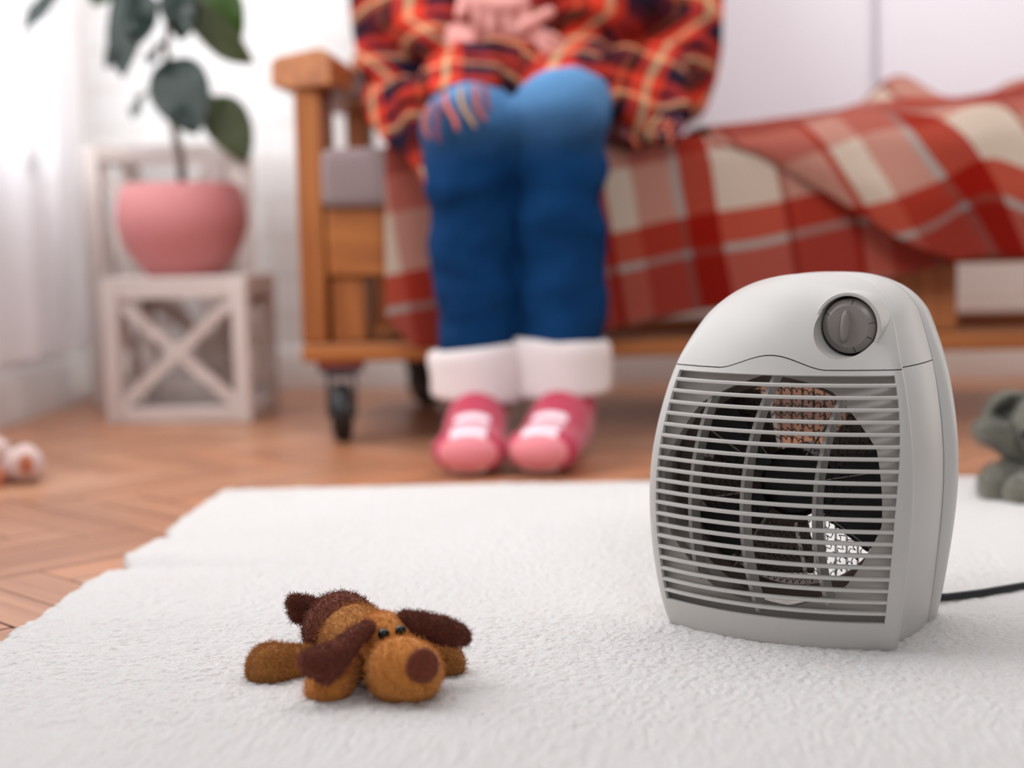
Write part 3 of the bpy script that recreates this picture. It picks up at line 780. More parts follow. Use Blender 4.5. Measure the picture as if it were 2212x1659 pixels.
# ------------------------------------------------------------------ plaids
def bands(nt, sock, stops, period):
    d = node(nt, 'ShaderNodeMath', operation='DIVIDE'); d.inputs[1].default_value = period; nt.links.new(sock, d.inputs[0])
    fr = node(nt, 'ShaderNodeMath', operation='FRACT'); nt.links.new(d.outputs[0], fr.inputs[0])
    r = node(nt, 'ShaderNodeValToRGB'); r.color_ramp.interpolation = 'CONSTANT'; e = r.color_ramp.elements
    e[0].position = 0; e[0].color = stops[0][1]; e[1].position = stops[1][0]; e[1].color = stops[1][1]
    for p, c_ in stops[2:]:
        k = e.new(p); k.color = c_
    nt.links.new(fr.outputs[0], r.inputs[0]); return r.outputs[0]
def plaid(name, su, pu, sv, pv, warp=0.0, fac=.5, bump=.25, mode='MIX'):
    m, nt, b = new_mat(name)
    uvn = node(nt, 'ShaderNodeUVMap'); src = uvn.outputs[0]
    if warp:
        n = node(nt, 'ShaderNodeTexNoise'); n.inputs['Scale'].default_value = 6; nt.links.new(src, n.inputs['Vector'])
        vm = node(nt, 'ShaderNodeVectorMath', operation='MULTIPLY_ADD'); vm.inputs[1].default_value = (warp, warp, 0)
        nt.links.new(n.outputs['Color'], vm.inputs[0]); nt.links.new(src, vm.inputs[2]); src = vm.outputs[0]
    s = node(nt, 'ShaderNodeSeparateXYZ'); nt.links.new(src, s.inputs[0])
    cu_, cv_ = bands(nt, s.outputs[0], su, pu), bands(nt, s.outputs[1], sv, pv)
    mx = node(nt, 'ShaderNodeMix', data_type='RGBA', blend_type=mode); mx.inputs[0].default_value = fac
    nt.links.new(cu_, mx.inputs[6]); nt.links.new(cv_, mx.inputs[7]); nt.links.new(mx.outputs[2], b.inputs['Base Color'])
    b.inputs['Roughness'].default_value = .95; b.inputs['Specular IOR Level'].default_value = .05
    n2 = node(nt, 'ShaderNodeTexNoise'); n2.inputs['Scale'].default_value = 900; nt.links.new(coords(nt), n2.inputs['Vector'])
    bp = node(nt, 'ShaderNodeBump'); bp.inputs['Strength'].default_value = bump; bp.inputs['Distance'].default_value = .001
    nt.links.new(n2.outputs['Fac'], bp.inputs['Height']); nt.links.new(bp.outputs['Normal'], b.inputs['Normal'])
    return m
cS, cR, cW, cG, cB = lin(196, 146, 136), lin(176, 76, 62), lin(214, 202, 192), lin(176, 170, 170), lin(166, 108, 100)
cRr = lin(186, 86, 70)
M_THROW = plaid('muted_plaid_wool', [(0, cW), (.11, cS), (.27, cG), (.305, cR), (.44, cW), (.70, cB), (.73, cS), (.97, cR)], .345,
                [(0, cS), (.10, cW), (.38, cRr), (.53, cG), (.565, lin(174, 90, 80)), (.80, cB), (.93, cS)], .31, .012, 1.0, .25, 'MULTIPLY')
dN, dK, dR, dO, dC, dM = lin(24, 24, 44), lin(44, 18, 18), lin(198, 56, 38), lin(150, 76, 46), lin(206, 178, 136), lin(96, 28, 30)
M_SHAWL = plaid('red_navy_tartan', [(0, dR), (.16, dC), (.24, dR), (.36, dN), (.60, dK), (.70, dM), (.84, dO), (.90, dK)], .150,
                [(0, dR), (.20, dM), (.30, dK), (.40, dN), (.60, dO), (.68, dC), (.75, dR), (.86, dK)], .140, .015)

def uvgrid(me, fn):
    ul = me.uv_layers.new(name='UVMap') if not me.uv_layers else me.uv_layers[0]
    co = [fn(v.co) for v in me.vertices]
    ul.data.foreach_set('uv', [x for l in me.loops for x in co[l.vertex_index]])

# sofa throw
def throw():
    hemX = [-.32, -.29, -.262, -.1, .002, .172, .39, .50, .9, 1.3]; hemZ = [.20, .175, .142, .15, .163, .192, .226, .25, .25, .26]
    xs = np.concatenate([np.linspace(-.302, .62, 150), np.linspace(.64, 1.10, 40)])
    rows, uv = [], []
    for i in range(70):
        t = i/69; row, ru = [], []
        for x in xs:
            hz = float(np.interp(x, hemX, hemZ)); hang = .428-hz
            Ltop, Lr = .40, .045; Ltot = Ltop+Lr+hang-.02
            d = t*Ltot
            if d < Ltop: p = (2.13+Ltop-d, .4285); rd = 0
            elif d < Ltop+Lr:
                a = (d-Ltop)/Lr*PI/2; p = (2.13-.027*math.sin(a), .4285-.027*(1-math.cos(a))); rd = a/PI*2
            else: p = (2.103, .4015-(d-Ltop-Lr)); rd = 1+(d-Ltop-Lr)
            wob = .006*math.sin(x*19+1)+.004*math.sin(x*41)+.008*math.sin(x*7+2)
            y = p[0]-max(0, rd-.5)*.3*(.010+abs(wob)); z = p[1]+.0015*math.sin(x*30+p[0]*20)
            row.append((x-.02*max(0, rd-1), y, z)); ru.append((x-.18*max(0, d-Ltop), d-Ltop-.030+.17*(x-.06)))
        rows.append(row); uv.append(ru)
    return rows, uv, xs
rows, uv, xs = throw()
mb = MB().grid(rows); flat = [p for r in uv for p in r]
# the folded-over upper layer heaped at the right
xs2 = np.linspace(.135, 1.08, 120); rows2, uv2 = [], []
for i in range(60):
    t = i/59; row, ru = [], []
    for x in xs2:
        k = max(0, min(1, (x-.135)/.30)); k = k*k*(3-2*k)
        hem = float(np.interp(x, [.135, .2, .30, .42, .50, .60, .75, 1.2], [.425, .395, .318, .238, .252, .278, .30, .30]))
        heap = .012+.060*k*(.75+.25*math.sin(x*9+1.2))
        top = .432+heap
        back = 2.50
        # path: lies on the seat from the back, rises to the heap, slopes to the front edge, hangs to the hem
        yf = 2.098-.055*k
        pts = [(back, .434+.02*k), (2.40, .436+heap*.8+.055*math.exp(-((x-.47)/.06)**2)+.03*math.exp(-((x-.66)/.05)**2)), (2.27, top), (2.17, top-.012*k), (yf+.03, .436+heap*.35), (yf, .415+heap*.0), (yf-.012*k, .5*(.41+hem)), (yf-.004*k+.006, hem)]
        seg = np.cumsum([0]+[math.dist(pts[a], pts[a+1]) for a in range(len(pts)-1)]); dd = t*seg[-1]
        y = np.interp(dd, seg, [p[0] for p in pts]); z = np.interp(dd, seg, [p[1] for p in pts])
        wob = .006*math.sin(x*26+dd*14)+.004*math.sin(x*47-dd*20)
        row.append((x+.16*max(0, dd-.25), y+wob*k*t, z+wob*.8*k)); ru.append((x+.135-.38*max(0, dd-.25), dd-.675+.245))
    rows2.append(row); uv2.append(ru)
nb = len(mb.v); mb.grid(rows2); flat += [p for r in uv2 for p in r]
me = mb.mesh('throw_blanket', False)
ul = me.uv_layers.new(name='UVMap'); ul.data.foreach_set('uv', [x for l in me.loops for x in flat[l.vertex_index]])
me = baked(me, [('SMOOTH', dict(factor=.5, iterations=3)), ('SOLIDIFY', dict(thickness=.005, offset=0)), ('SUBSURF', dict(levels=1, render_levels=1))])
o = part('throw_blanket', me, M_THROW, None, 180)
tag(o, 'muted red, grey and cream plaid throw draped over the sofa seat', 'blanket')

# ------------------------------------------------------------------ person
PS = thing('person', 'person seated on the sofa in a tartan shawl, blue jeans and pink socks', 'person', (-.10, 2.3, 0))
pso = PS.location.copy()
def ppart(name, me, m, parent=PS, smooth=180): return part(name, me, m, parent, smooth)
M_SKIN = mat('skin', lin(206, 140, 132), .5, .06, 60, .05, 500, spec=.4)
M_SKIN.node_tree.nodes['Principled BSDF'].inputs['Subsurface Weight'].default_value = .08
KL, KR = Vector((-.166, 1.975, .440)), Vector((-.052, 1.968, .444))
HL, HR_ = Vector((-.185, 2.39, .522)), Vector((-.015, 2.39, .522))
AL, AR = Vector((-.165, 1.985, .085)), Vector((-.052, 1.985, .085))
hc = Vector((-.12, 2.12, .60))
def hand(base, fwd, side, up_, curl, spread=.0):
    """lumps of a hand: palm, four bent fingers, thumb from the palm's side"""
    f, s, u = Vector(fwd).normalized(), Vector(side).normalized(), Vector(up_).normalized()
    L = []
    pal = [base+s*a+f*b_ for a, b_ in ((-.022, .0), (.022, .0), (-.032, .070), (-.011, .080), (.011, .082), (.031, .076))]
    L.append([(p, .0115) for p in pal])
    for k, (off, ln) in enumerate(((-.0345, .058), (-.0120, .074), (.0112, .080), (.0345, .070))):
        p = base+s*off*.94+f*(.078-abs(off)*.15); d = (f+s*off*1.2).normalized(); f_ = d.copy(); r = .0096; seq = [p]
        for j, frac in enumerate((.44, .32, .24)):
            a = curl*(j+1)*.62+.1*k*.3; d = (f_*math.cos(a)-u*math.sin(a)); seq.append(seq[-1]+d*ln*frac)
        for j in range(3): L.append([(seq[j], r-.0008*j), (seq[j+1], r-.0008*(j+1))])
    return L, pal
# lower hand rests on the lap, upper hand is a loose fist holding the shawl closed
b1 = at(1052, 118, 2.16); h1, _ = hand(b1, (1, -.25, .02), (0, .55, .8), (0, -.83, .55), .75)
h1.append([(b1+Vector((.022, -.008, .018)), .011), (b1+Vector((.060, -.022, .036)), .0095)]); h1.append([(b1+Vector((.060, -.022, .036)), .0095), (b1+Vector((.092, -.034, .052)), .0085)])
b2 = at(1082, -84, 2.18); h2, _ = hand(b2, (.0, -.50, -.86), (1, .0, 0), (0, -.86, .5), .72)
h2.append([(b2+Vector((-.024, -.012, -.018)), .0115), (b2+Vector((-.050, -.030, -.050)), .0095)]); h2.append([(b2+Vector((-.050, -.030, -.050)), .0095), (b2+Vector((-.056, -.046, -.080)), .0085)])
sh_l, sh_r = Vector((-.27, 2.44, .97)), Vector((.07, 2.44, .97)); el_l, el_r = Vector((-.325, 2.36, .665)), Vector((.120, 2.36, .660))
lump = [
    [(HL, .085), (KL+Vector((0, .02, 0)), .052)], [(HR_, .085), (KR+Vector((0, .02, 0)), .052)],
    [(KL, .040), (AL, .030)], [(KR, .040), (AR, .030)],
    [(AL-Vector((0, 0, .035)), .032), (Vector((-.166, 1.845, .03)), .022)], [(AR-Vector((0, 0, .035)), .032), (Vector((-.060, 1.845, .03)), .022)],
    [(Vector((-.10, 2.43, .52)), (.155, .10, .09)), (Vector((-.10, 2.45, .72)), (.125, .085, .1))],
    [(Vector((-.10, 2.45, .72)), (.125, .085, .1)), (Vector((-.10, 2.45, .92)), (.15, .085, .1))],
    [(sh_l, .055), (sh_r, .055), (Vector((-.10, 2.45, 1.03)), .05)],
    [(sh_l, .048), (el_l, .036)], [(sh_r, .048), (el_r, .036)],
    [(el_l, .036), (b1, .023)], [(el_r, .036), (b2+Vector((.01, .01, .0)), .023)],
    [(Vector((-.10, 2.45, 1.03)), .05), (Vector((-.10, 2.42, 1.10)), .046)],
    [(Vector((-.10, 2.42, 1.205)), (.070, .088, .105)), (Vector((-.10, 2.385, 1.14)), (.045, .05, .045))],
    [(Vector((-.10, 2.335, 1.205)), .008), (Vector((-.10, 2.318, 1.175)), .011)],
    [(Vector((-.172, 2.43, 1.19)), (.008, .02, .03))], [(Vector((-.028, 2.43, 1.19)), (.008, .02, .03))],
    [(Vector((-.12, 2.335, 1.145)), .006), (Vector((-.08, 2.335, 1.145)), .006)],
] + h1 + h2
ppart('body', blob('body', lump, .0031, 3, pso), M_SKIN)
for dx in (-.03, .03):
    me = bpy.data.meshes.new('eye'); b_ = bmesh.new(); bmesh.ops.create_uvsphere(b_, u_segments=16, v_segments=12, radius=.0115); b_.to_mesh(me); b_.free()
    ppart('eye', me, M_EYE).location = Vector((-.10+dx, 2.345, 1.21))-pso
M_HAIR = mat('brown_hair', lin(70, 44, 30), .5, .3, 200, .4, 600, (1, 1, .1))
ppart('hair', blob('hair', [[(Vector((-.10, 2.445, 1.235)), (.083, .092, .098))], [(Vector((-.10, 2.50, 1.2)), (.08, .05, .09)), (Vector((-.10, 2.52, 1.05)), (.075, .03, .05))]], .006, 5, pso), M_HAIR)
# jeans
m, nt, b = new_mat('blue_denim'); v = coords(nt)
n1 = node(nt, 'ShaderNodeTexNoise'); n1.inputs['Scale'].default_value = 9; n1.inputs['Detail'].default_value = 3; nt.links.new(v, n1.inputs['Vector'])
n2 = node(nt, 'ShaderNodeTexNoise'); n2.inputs['Scale'].default_value = 700; nt.links.new(v, n2.inputs['Vector'])
mx = node(nt, 'ShaderNodeMix', data_type='RGBA'); mx.inputs[6].default_value = lin(3, 32, 64); mx.inputs[7].default_value = lin(11, 60, 108)
nt.links.new(n1.outputs['Fac'], mx.inputs[0]); nt.links.new(mx.outputs[2], b.inputs['Base Color'])
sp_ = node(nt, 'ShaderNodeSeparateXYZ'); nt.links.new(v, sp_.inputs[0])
knee_light = node(nt, 'ShaderNodeMapRange', interpolation_type='SMOOTHSTEP'); knee_light.inputs[1].default_value = .38; knee_light.inputs[2].default_value = .55; knee_light.inputs[4].default_value = .62; nt.links.new(sp_.outputs[2], knee_light.inputs[0])
knee_mix = node(nt, 'ShaderNodeMix', data_type='RGBA'); knee_mix.inputs[7].default_value = lin(122, 176, 226); nt.links.new(knee_light.outputs[0], knee_mix.inputs[0]); nt.links.new(mx.outputs[2], knee_mix.inputs[6]); nt.links.new(knee_mix.outputs[2], b.inputs['Base Color'])  # denim fade with the top-light highlight painted in, paler towards the knee tops
b.inputs['Roughness'].default_value = .85; b.inputs['Specular IOR Level'].default_value = .1
bp = node(nt, 'ShaderNodeBump'); bp.inputs['Strength'].default_value = .3; bp.inputs['Distance'].default_value = .001
nt.links.new(n2.outputs['Fac'], bp.inputs['Height']); nt.links.new(bp.outputs['Normal'], b.inputs['Normal'])
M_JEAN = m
def leg_lumps(H, K, A):
    return [[(H, .092), (K+Vector((0, .02, .002)), .064)], [(K+Vector((0, .0, -.004)), .0665), (K+Vector((0, .012, -.10)), .0585)],
            [(K+Vector((0, .012, -.10)), .0585), (A+Vector((0, .012, .17)), .0600)], [(A+Vector((0, .012, .17)), .0600), (A+Vector((0, .004, .045)), .0555)]]
jm = blob('jeans', leg_lumps(HL, KL, AL) + leg_lumps(HR_, KR, AR) + [[(HL, .092), (HR_, .092), (Vector((-.10, 2.43, .56)), (.15, .09, .06))]], .0048, 5, pso)
wrinkle(jm, .011, 11, (1, 1, 1.9), 3); wrinkle(jm, .003, 30, (1, 1, 1.5), 9)
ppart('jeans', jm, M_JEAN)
M_FLC = mat('white_fleece_cuff', lin(236, 224, 222), .95, .05, 60, .8, 420, sheen=.2, spec=.1, bdist=.003)
for A, tilt, lo, hi in ((AL, .10, .078, .150), (AR, -.06, .082, .158)):
    c = A+Vector((-.001, .004, 0)); mb = MB(); seg = 60; rowsC = []
    for rr_, zf in ((.050, -.01), (.0575, -.012), (.0635, .0), (.0645, .10), (.0640, .3), (.0645, .5), (.0655, .7), (.066, .88), (.0625, 1.0), (.056, 1.0), (.048, .93)):
        row = []
        for k in range(seg):
            t = 2*PI*k/seg; z = lo+(hi-lo)*zf + tilt*math.cos(t)*rr_*(1 if zf > .5 else -.8)*1.0
            row.append((c.x+rr_*1.03*math.cos(t)*(1+.02*math.sin(5*t+zf*4)), c.y+rr_*1.0*math.sin(t)*(1+.02*math.sin(4*t)), z))
        rowsC.append(row)
    mb.grid([[Vector(p)-pso for p in r] for r in rowsC], True)
    ppart('cuff', baked(mb.mesh('cuff'), [('SUBSURF', dict(levels=1, render_levels=1))]), M_FLC)
# socks: red with a pale toe and three white bars across the instep
def sock_mat(name, cx, ang):
    m, nt, b = new_mat(name)
    t = node(nt, 'ShaderNodeTexCoord'); s = node(nt, 'ShaderNodeSeparateXYZ'); nt.links.new(t.outputs['Object'], s.inputs[0])
    def op(o_, a, b2=None):
        n = node(nt, 'ShaderNodeMath', operation=o_)
        for i, q in enumerate((a, b2)):
            if q is None: continue
            if isinstance(q, (int, float)): n.inputs[i].default_value = q
            else: nt.links.new(q, n.inputs[i])
        return n.outputs[0]
    # object space: y runs heel to toe (toe negative)
    toe = op('LESS_THAN', s.outputs[1], -.1535)
    ph = op('FRACT', op('DIVIDE', op('ADD', s.outputs[1], .1545), .0310))
    bar = op('MULTIPLY', op('LESS_THAN', ph, .56), op('LESS_THAN', op('ABSOLUTE', s.outputs[0]), .0225))
    bar = op('MULTIPLY', bar, op('MULTIPLY', op('GREATER_THAN', s.outputs[1], -.1545), op('LESS_THAN', s.outputs[1], -.065)))
    m1 = node(nt, 'ShaderNodeMix', data_type='RGBA'); m1.inputs[6].default_value = lin(186, 50, 78); m1.inputs[7].default_value = lin(234, 140, 147); nt.links.new(toe, m1.inputs[0])
    m2 = node(nt, 'ShaderNodeMix', data_type='RGBA'); m2.inputs[7].default_value = lin(244, 220, 228); nt.links.new(bar, m2.inputs[0]); nt.links.new(m1.outputs[2], m2.inputs[6])
    nt.links.new(m2.outputs[2], b.inputs['Base Color'])
    n2 = node(nt, 'ShaderNodeTexNoise'); n2.inputs['Scale'].default_value = 350; nt.links.new(t.outputs['Object'], n2.inputs['Vector'])
    bp = node(nt, 'ShaderNodeBump'); bp.inputs['Strength'].default_value = .6; bp.inputs['Distance'].default_value = .002
    nt.links.new(n2.outputs['Fac'], bp.inputs['Height']); nt.links.new(bp.outputs['Normal'], b.inputs['Normal'])
    b.inputs['Roughness'].default_value = .95; b.inputs['Specular IOR Level'].default_value = .1; b.inputs['Sheen Weight'].default_value = .3
    return m
M_SOCK = sock_mat('red_fluffy_sock', 0, 0)
def sock(A, ang):
    # local frame: origin under the ankle, toe towards -y
    L = [[((0, .034, .118), .036), ((0, .018, .060), .041)], [((0, .022, .040), .038), ((0, -.02, .052), .040)], [((0, -.02, .050), .041), ((0, -.075, .036), (.042, .034, .032))],
         [((0, -.075, .034), (.043, .034, .032)), ((0, -.135, .028), (.047, .030, .0275))], [((0, .030, .034), .036), ((0, -.05, .030), (.036, .03, .029))], [((0, -.130, .030), (.0485, .038, .0295))]]
    me = blob('sock', L, .0035, 5); o = ppart('sock', me, M_SOCK); o.location = Vector((A.x, A.y-.036, .0015))-pso; o.rotation_euler = (0, 0, ang); return o
sock(AL, .0); sock(AR, -.17)

# shawl
def T(px, py, Y, r): return (at(px, py, Y), r)
sh = [
    [(sh_l+Vector((-.01, 0, 0)), .075), (sh_r+Vector((.01, 0, 0)), .075), (Vector((-.10, 2.46, .80)), (.18, .11, .1))],
    [(sh_l, .075), (el_l+Vector((-.0, 0, 0)), .062)], [(sh_r, .075), (el_r+Vector((.008, 0, 0)), .066)],
    [(Vector((-.10, 2.45, .80)), (.18, .11, .1)), (Vector((-.10, 2.44, .56)), (.19, .10, .10))],
    [(el_l, .060), (at(960, 85, 2.24), .046)], [(el_r, .064), (at(1250, 40, 2.25), .048)],
    [(el_l+Vector((0, 0, -.02)), .06), (Vector((-.29, 2.30, .50)), .05), (HL+Vector((-.02, -.04, .03)), .08)],
    [(el_r+Vector((.01, 0, -.02)), .064), (Vector((.125, 2.32, .50)), .052), (HR_+Vector((.06, -.02, .02)), .08)],
    # over the thighs
    [(HL+Vector((0, -.04, .01)), .100), (KL+Vector((0, .085, .016)), .077)], [(HR_+Vector((0, -.04, .01)), .100), (KR+Vector((.005, .105, .014)), .074)],
    [T(932, 198, 1.965, .010), T(1000, 174, 1.955, .011), T(1066, 178, 1.962, .010), T(950, 150, 2.06, .016), T(1060, 140, 2.06, .016)],
    [(Vector((-.19, 2.28, .565)), .035), (Vector((0, 2.28, .565)), .035), (Vector((-.10, 2.34, .60)), .05)],
    [T(1085, 175, 2.05, .022), T(1125, 120, 2.12, .03), T(1010, 150, 2.10, .03)],
    # flap falling past the outside of the left thigh
    [T(800, 205, 2.16, .020), T(812, 250, 2.12, .014), T(912, 200, 2.02, .016), T(905, 355, 2.03, .010), T(925, 372, 2.02, .008)],
    # flap past the outside of the right thigh
    [T(1300, 150, 2.06, .016), T(1345, 235, 2.04, .014), T(1378, 285, 2.06, .012), T(1470, 240, 2.14, .018), T(1440, 120, 2.2, .03)],
    [T(1400, 262, 2.08, .014), T(1468, 246, 2.10, .020), T(1450, 280, 2.08, .014)],
]
sm_ = blob('shawl', sh, .0055, 4, pso)
wrinkle(sm_, .016, 7, (1.4, 1, .8), 21); wrinkle(sm_, .008, 19, (1.6, 1, .7), 5)
def shuv(p):
    q = p+pso; a = .5*max(0, min(1, (.62-q.z)/.2))*(1 if q.x < -.1 else -.9)
    x, y_ = q.x, q.z+(q.y-2.2)*.9
    return (x*math.cos(a)-y_*math.sin(a)+.3, x*math.sin(a)+y_*math.cos(a)+.2)
uvgrid(sm_, shuv)
shawl = ppart('shawl', sm_, M_SHAWL)
def plain(name, c): return mat(name, c, .95, .1, 200, .4, 800, sheen=.2)
FR = [plain('fringe_plum', lin(122, 48, 66)), plain('fringe_rust', lin(170, 74, 48)), plain('fringe_tan', lin(178, 134, 92)), plain('fringe_orange', lin(206, 92, 62))]
def tassel(p0, p1, k, r=.0034):
    a, b_ = p0-pso, p1-pso; pts = [a.lerp(b_, t)+Vector((.003*math.sin(t*6+k), -.004*math.sin(t*PI), 0)) for t in np.linspace(0, 1, 8)]
    ppart('tassel', MB().tube(pts, [r*.8, r, r, r, r*.95, r*.9, r*.85, r*.6], 8), FR[k % 4], shawl)
for (xa, ya, xb, yb, k) in ((938, 212, 952, 308, 0), (962, 196, 985, 282, 3), (990, 186, 1022, 276, 2), (1018, 180, 1048, 262, 1), (1040, 178, 1062, 240, 0), (920, 225, 925, 300, 1)):
    tassel(at(xa, ya+4, 1.915), at(xb, yb, 1.888), k)
tassel(at(905, 362, 2.01), at(942, 390, 1.97), 2, .003); tassel(at(918, 372, 2.01), at(915, 400, 2.0), 3, .003)
for (xa, ya, xb, yb, k) in ((1420, 252, 1393, 306, 2), (1432, 256, 1412, 308, 1), (1450, 262, 1442, 312, 3), (1465, 258, 1470, 300, 0), (1400, 250, 1385, 290, 1), (1365, 285, 1372, 318, 3), (1345, 262, 1352, 300, 0)):
    tassel(at(xa, ya, 2.065), at(xb, yb, 2.05), k, .0036)

# ------------------------------------------------------------------ wooden crates, pot, plant
def crate(name, label, x0, x1, y0, y1, h, t, n_top, rz=0):
    cx, cy = (x0+x1)/2, (y0+y1)/2
    r = thing(name, label, 'crate', (cx, cy, .0005), rz, 'whitewashed crates in the corner')
    a, b_ = (x1-x0)/2, (y1-y0)/2
    for sx in (-1, 1):
        for sy in (-1, 1): part('corner_post', MB().box((sx*a-(t if sx > 0 else 0), sy*b_-(t if sy > 0 else 0), 0), (sx*a+(t if sx < 0 else 0), sy*b_+(t if sy < 0 else 0), h-.001)), CRATE['Z'], r, 30, .002)
    for sy in (-1, 1):
        y_ = sy*(b_-t/2)
        for z in (t/2, h-t/2): part('rail', MB().box((-a+t, y_-t*.42, z-t/2), (a-t, y_+t*.42, z+t/2)), CRATE['X'], r, 30, .002)
        mb = MB(); mb.bar((-a+t*.8, y_, t), (a-t*.8, y_, h-t), t*.72, t*.4, (0, 1, 0)); mb.bar((-a+t*.8, y_+.001, h-t), (a-t*.8, y_+.001, t), t*.72, t*.38, (0, 1, 0)); part('cross_brace', mb, CRATE['X'], r, 0)
    for sx in (-1, 1):
        x_ = sx*(a-t/2)
        for z in (t/2, h-t/2): part('rail', MB().box((x_-t*.42, -b_+t, z-t/2), (x_+t*.42, b_-t, z+t/2)), CRATE['Y'], r, 30, .002)
        mb = MB(); mb.bar((x_, -b_+t*.8, t), (x_, b_-t*.8, h-t), t*.72, t*.4, (1, 0, 0)); mb.bar((x_+.001, -b_+t*.8, h-t), (x_+.001, b_-t*.8, t), t*.72, t*.38, (1, 0, 0)); part('cross_brace', mb, CRATE['Y'], r, 0)
    part('bottom_board', MB().box((-a+t, -b_+t, .004), (a-t, b_-t, .014)), CRATE['X'], r, 0)
    if n_top: part('top_board', MB().box((-a+.001, -b_+.001, h-.001), (a-.001, b_-.001, h+.008)), CRATE['X'], r, 30, .002)
    return r
crate('wooden_crate', 'small whitewashed wooden crate with crossed braces carrying the pink plant pot', -.817, -.575, 2.387, 2.605, .232, .026, True)
crate('wooden_crate', 'taller whitewashed wooden crate standing in the corner behind the small crate', -.924, -.665, 2.640, 2.86, .473, .028, False)

M_POT = mat('matte_pink_ceramic', lin(198, 124, 124), .6, .04, 8, .1, 90)
PP = thing('potted_plant', 'rubber plant with glossy dark green leaves in a round pink pot', 'plant', (-.706, 2.497, .2405))
prof = [(.0005, 0), (.060, 0), (.064, .003), (.078, .020), (.096, .045), (.107, .070), (.1115, .092), (.110, .115), (.104, .138), (.098, .152), (.096, .1555), (.093, .1555), (.092, .150), (.096, .13), (.0005, .128)]
part('pot', MB().lathe(prof, 64), M_POT, PP, 40)
part('soil', MB().lathe([(.0005, .137), (.05, .139), (.0955, .136)], 32), mat('dark_soil', lin(50, 38, 30), .95, .4, 120, .9, 200), PP, 180)
ppo = Vector(PP.location)
M_STEM = mat('woody_stem', lin(112, 92, 78), .8, .2, 60, .4, 200)
stem_pts = [at(394, 392, 2.497), at(390, 345, 2.497), at(378, 285, 2.497), at(368, 210, 2.497), at(360, 120, 2.497), at(362, 40, 2.497), at(358, -60, 2.497), at(350, -150, 2.497)]
part('stem', MB().tube([p-ppo for p in stem_pts], [.0078, .0075, .007, .0062, .0055, .005, .0045, .003], 12), M_STEM, PP, 180)
def leaf_mat(name, c, c2, trans=.12, rough=.24):
    m, nt, b = new_mat(name); g = node(nt, 'ShaderNodeNewGeometry')
    uvn = node(nt, 'ShaderNodeUVMap'); s = node(nt, 'ShaderNodeSeparateXYZ'); nt.links.new(uvn.outputs[0], s.inputs[0])
    wv_ = node(nt, 'ShaderNodeTexWave'); wv_.inputs['Scale'].default_value = 9; nt.links.new(uvn.outputs[0], wv_.inputs['Vector'])
    mx = node(nt, 'ShaderNodeMix', data_type='RGBA'); mx.inputs[6].default_value = c; mx.inputs[7].default_value = c2; nt.links.new(g.outputs['Backfacing'], mx.inputs[0])
    nt.links.new(mx.outputs[2], b.inputs['Base Color']); b.inputs['Roughness'].default_value = rough
    b.inputs['Specular IOR Level'].default_value = .5
    tl = node(nt, 'ShaderNodeBsdfTranslucent'); tl.inputs[0].default_value = lin(96, 130, 20); ms = node(nt, 'ShaderNodeMixShader'); ms.inputs[0].default_value = trans
    nt.links.new(b.outputs[0], ms.inputs[1]); nt.links.new(tl.outputs[0], ms.inputs[2]); nt.links.new(ms.outputs[0], nt.nodes['Material Output'].inputs[0])
    return m
M_LEAF = leaf_mat('rubber_leaf', lin(14, 36, 27), lin(62, 66, 28)); M_LEAF2 = leaf_mat('rubber_leaf_underside', lin(64, 70, 26), lin(58, 62, 28), .35, .4)
M_LEAF3 = leaf_mat('rubber_leaf_bright', lin(66, 96, 22), lin(56, 70, 28), .45, .35)
def leaf(b0, t0, w, face, m, bend=.012, fold=.10, stem_to=None):
    p, q = Vector(b0), Vector(t0); d = q-p; L = d.length; d.normalize()
    n = Vector(face); n = (n-d*n.dot(d)).normalized(); s = d.cross(n).normalized()
    rows, uv = [], []
    for i in range(21):
        t = i/20; wd = w/2*(math.sin(PI*t**.85)**.62)*(1-.12*t)*(1 if t < .97 else .5); wd = max(wd, .0006)
        c = p+d*(L*t)+n*(bend*math.sin(PI*t)-bend*.6*t*t); row = []
        for j in range(-6, 7):
            k = j/6; row.append(c+s*(wd*k)+n*(-fold*wd*(1-abs(k))*1.0+.004*math.sin(t*9+k)*abs(k)))
        rows.append([x-ppo for x in row])
    mb = MB().grid(rows)
    me = mb.mesh('leaf', False); uvl = me.uv_layers.new(name='UVMap')
    uvl.data.foreach_set('uv', [x for l in me.loops for x in ((l.vertex_index % 13)/12, (l.vertex_index//13)/20)])
    me = baked(me, [('SOLIDIFY', dict(thickness=.0009, offset=0))])
    o = part('leaf', me, m, PP, 180)
    if stem_to is not None: part('petiole', MB().tube([Vector(stem_to)-ppo, (Vector(stem_to)+p)/2-ppo+Vector((0, 0, -.004)), p-ppo], .0022, 8), M_STEM, o, 180)
    return o
A_ = at
def st(py): return A_(float(np.interp(py, [-150, -60, 40, 120, 210, 285], [350, 358, 362, 360, 368, 378])), py, 2.497)
leaf(A_(366, 126, 2.45), A_(424, 287, 2.41), .108, (-.15, -.9, .55), M_LEAF, .014, .10, st(150))
leaf(A_(458, 206, 2.47), A_(534, 348, 2.44), .082, (.35, -.8, -.2), M_LEAF2, .010, .12, st(190))
leaf(A_(395, -10, 2.46), A_(546, 138, 2.42), .085, (-.6, -.75, -.3), M_LEAF2, .012, .12, st(30))
leaf(A_(425, -35, 2.50), A_(522, 84, 2.47), .105, (.1, -.85, -.3), M_LEAF3, .008, .06, st(0))
leaf(A_(330, -5, 2.47), A_(226, 148, 2.46), .050, (.3, -.85, .35), M_LEAF, .010, .1, st(20))
leaf(A_(285, -45, 2.44), A_(262, 168, 2.43), .072, (-.2, -.9, .35), M_LEAF, .010, .1, st(-20))
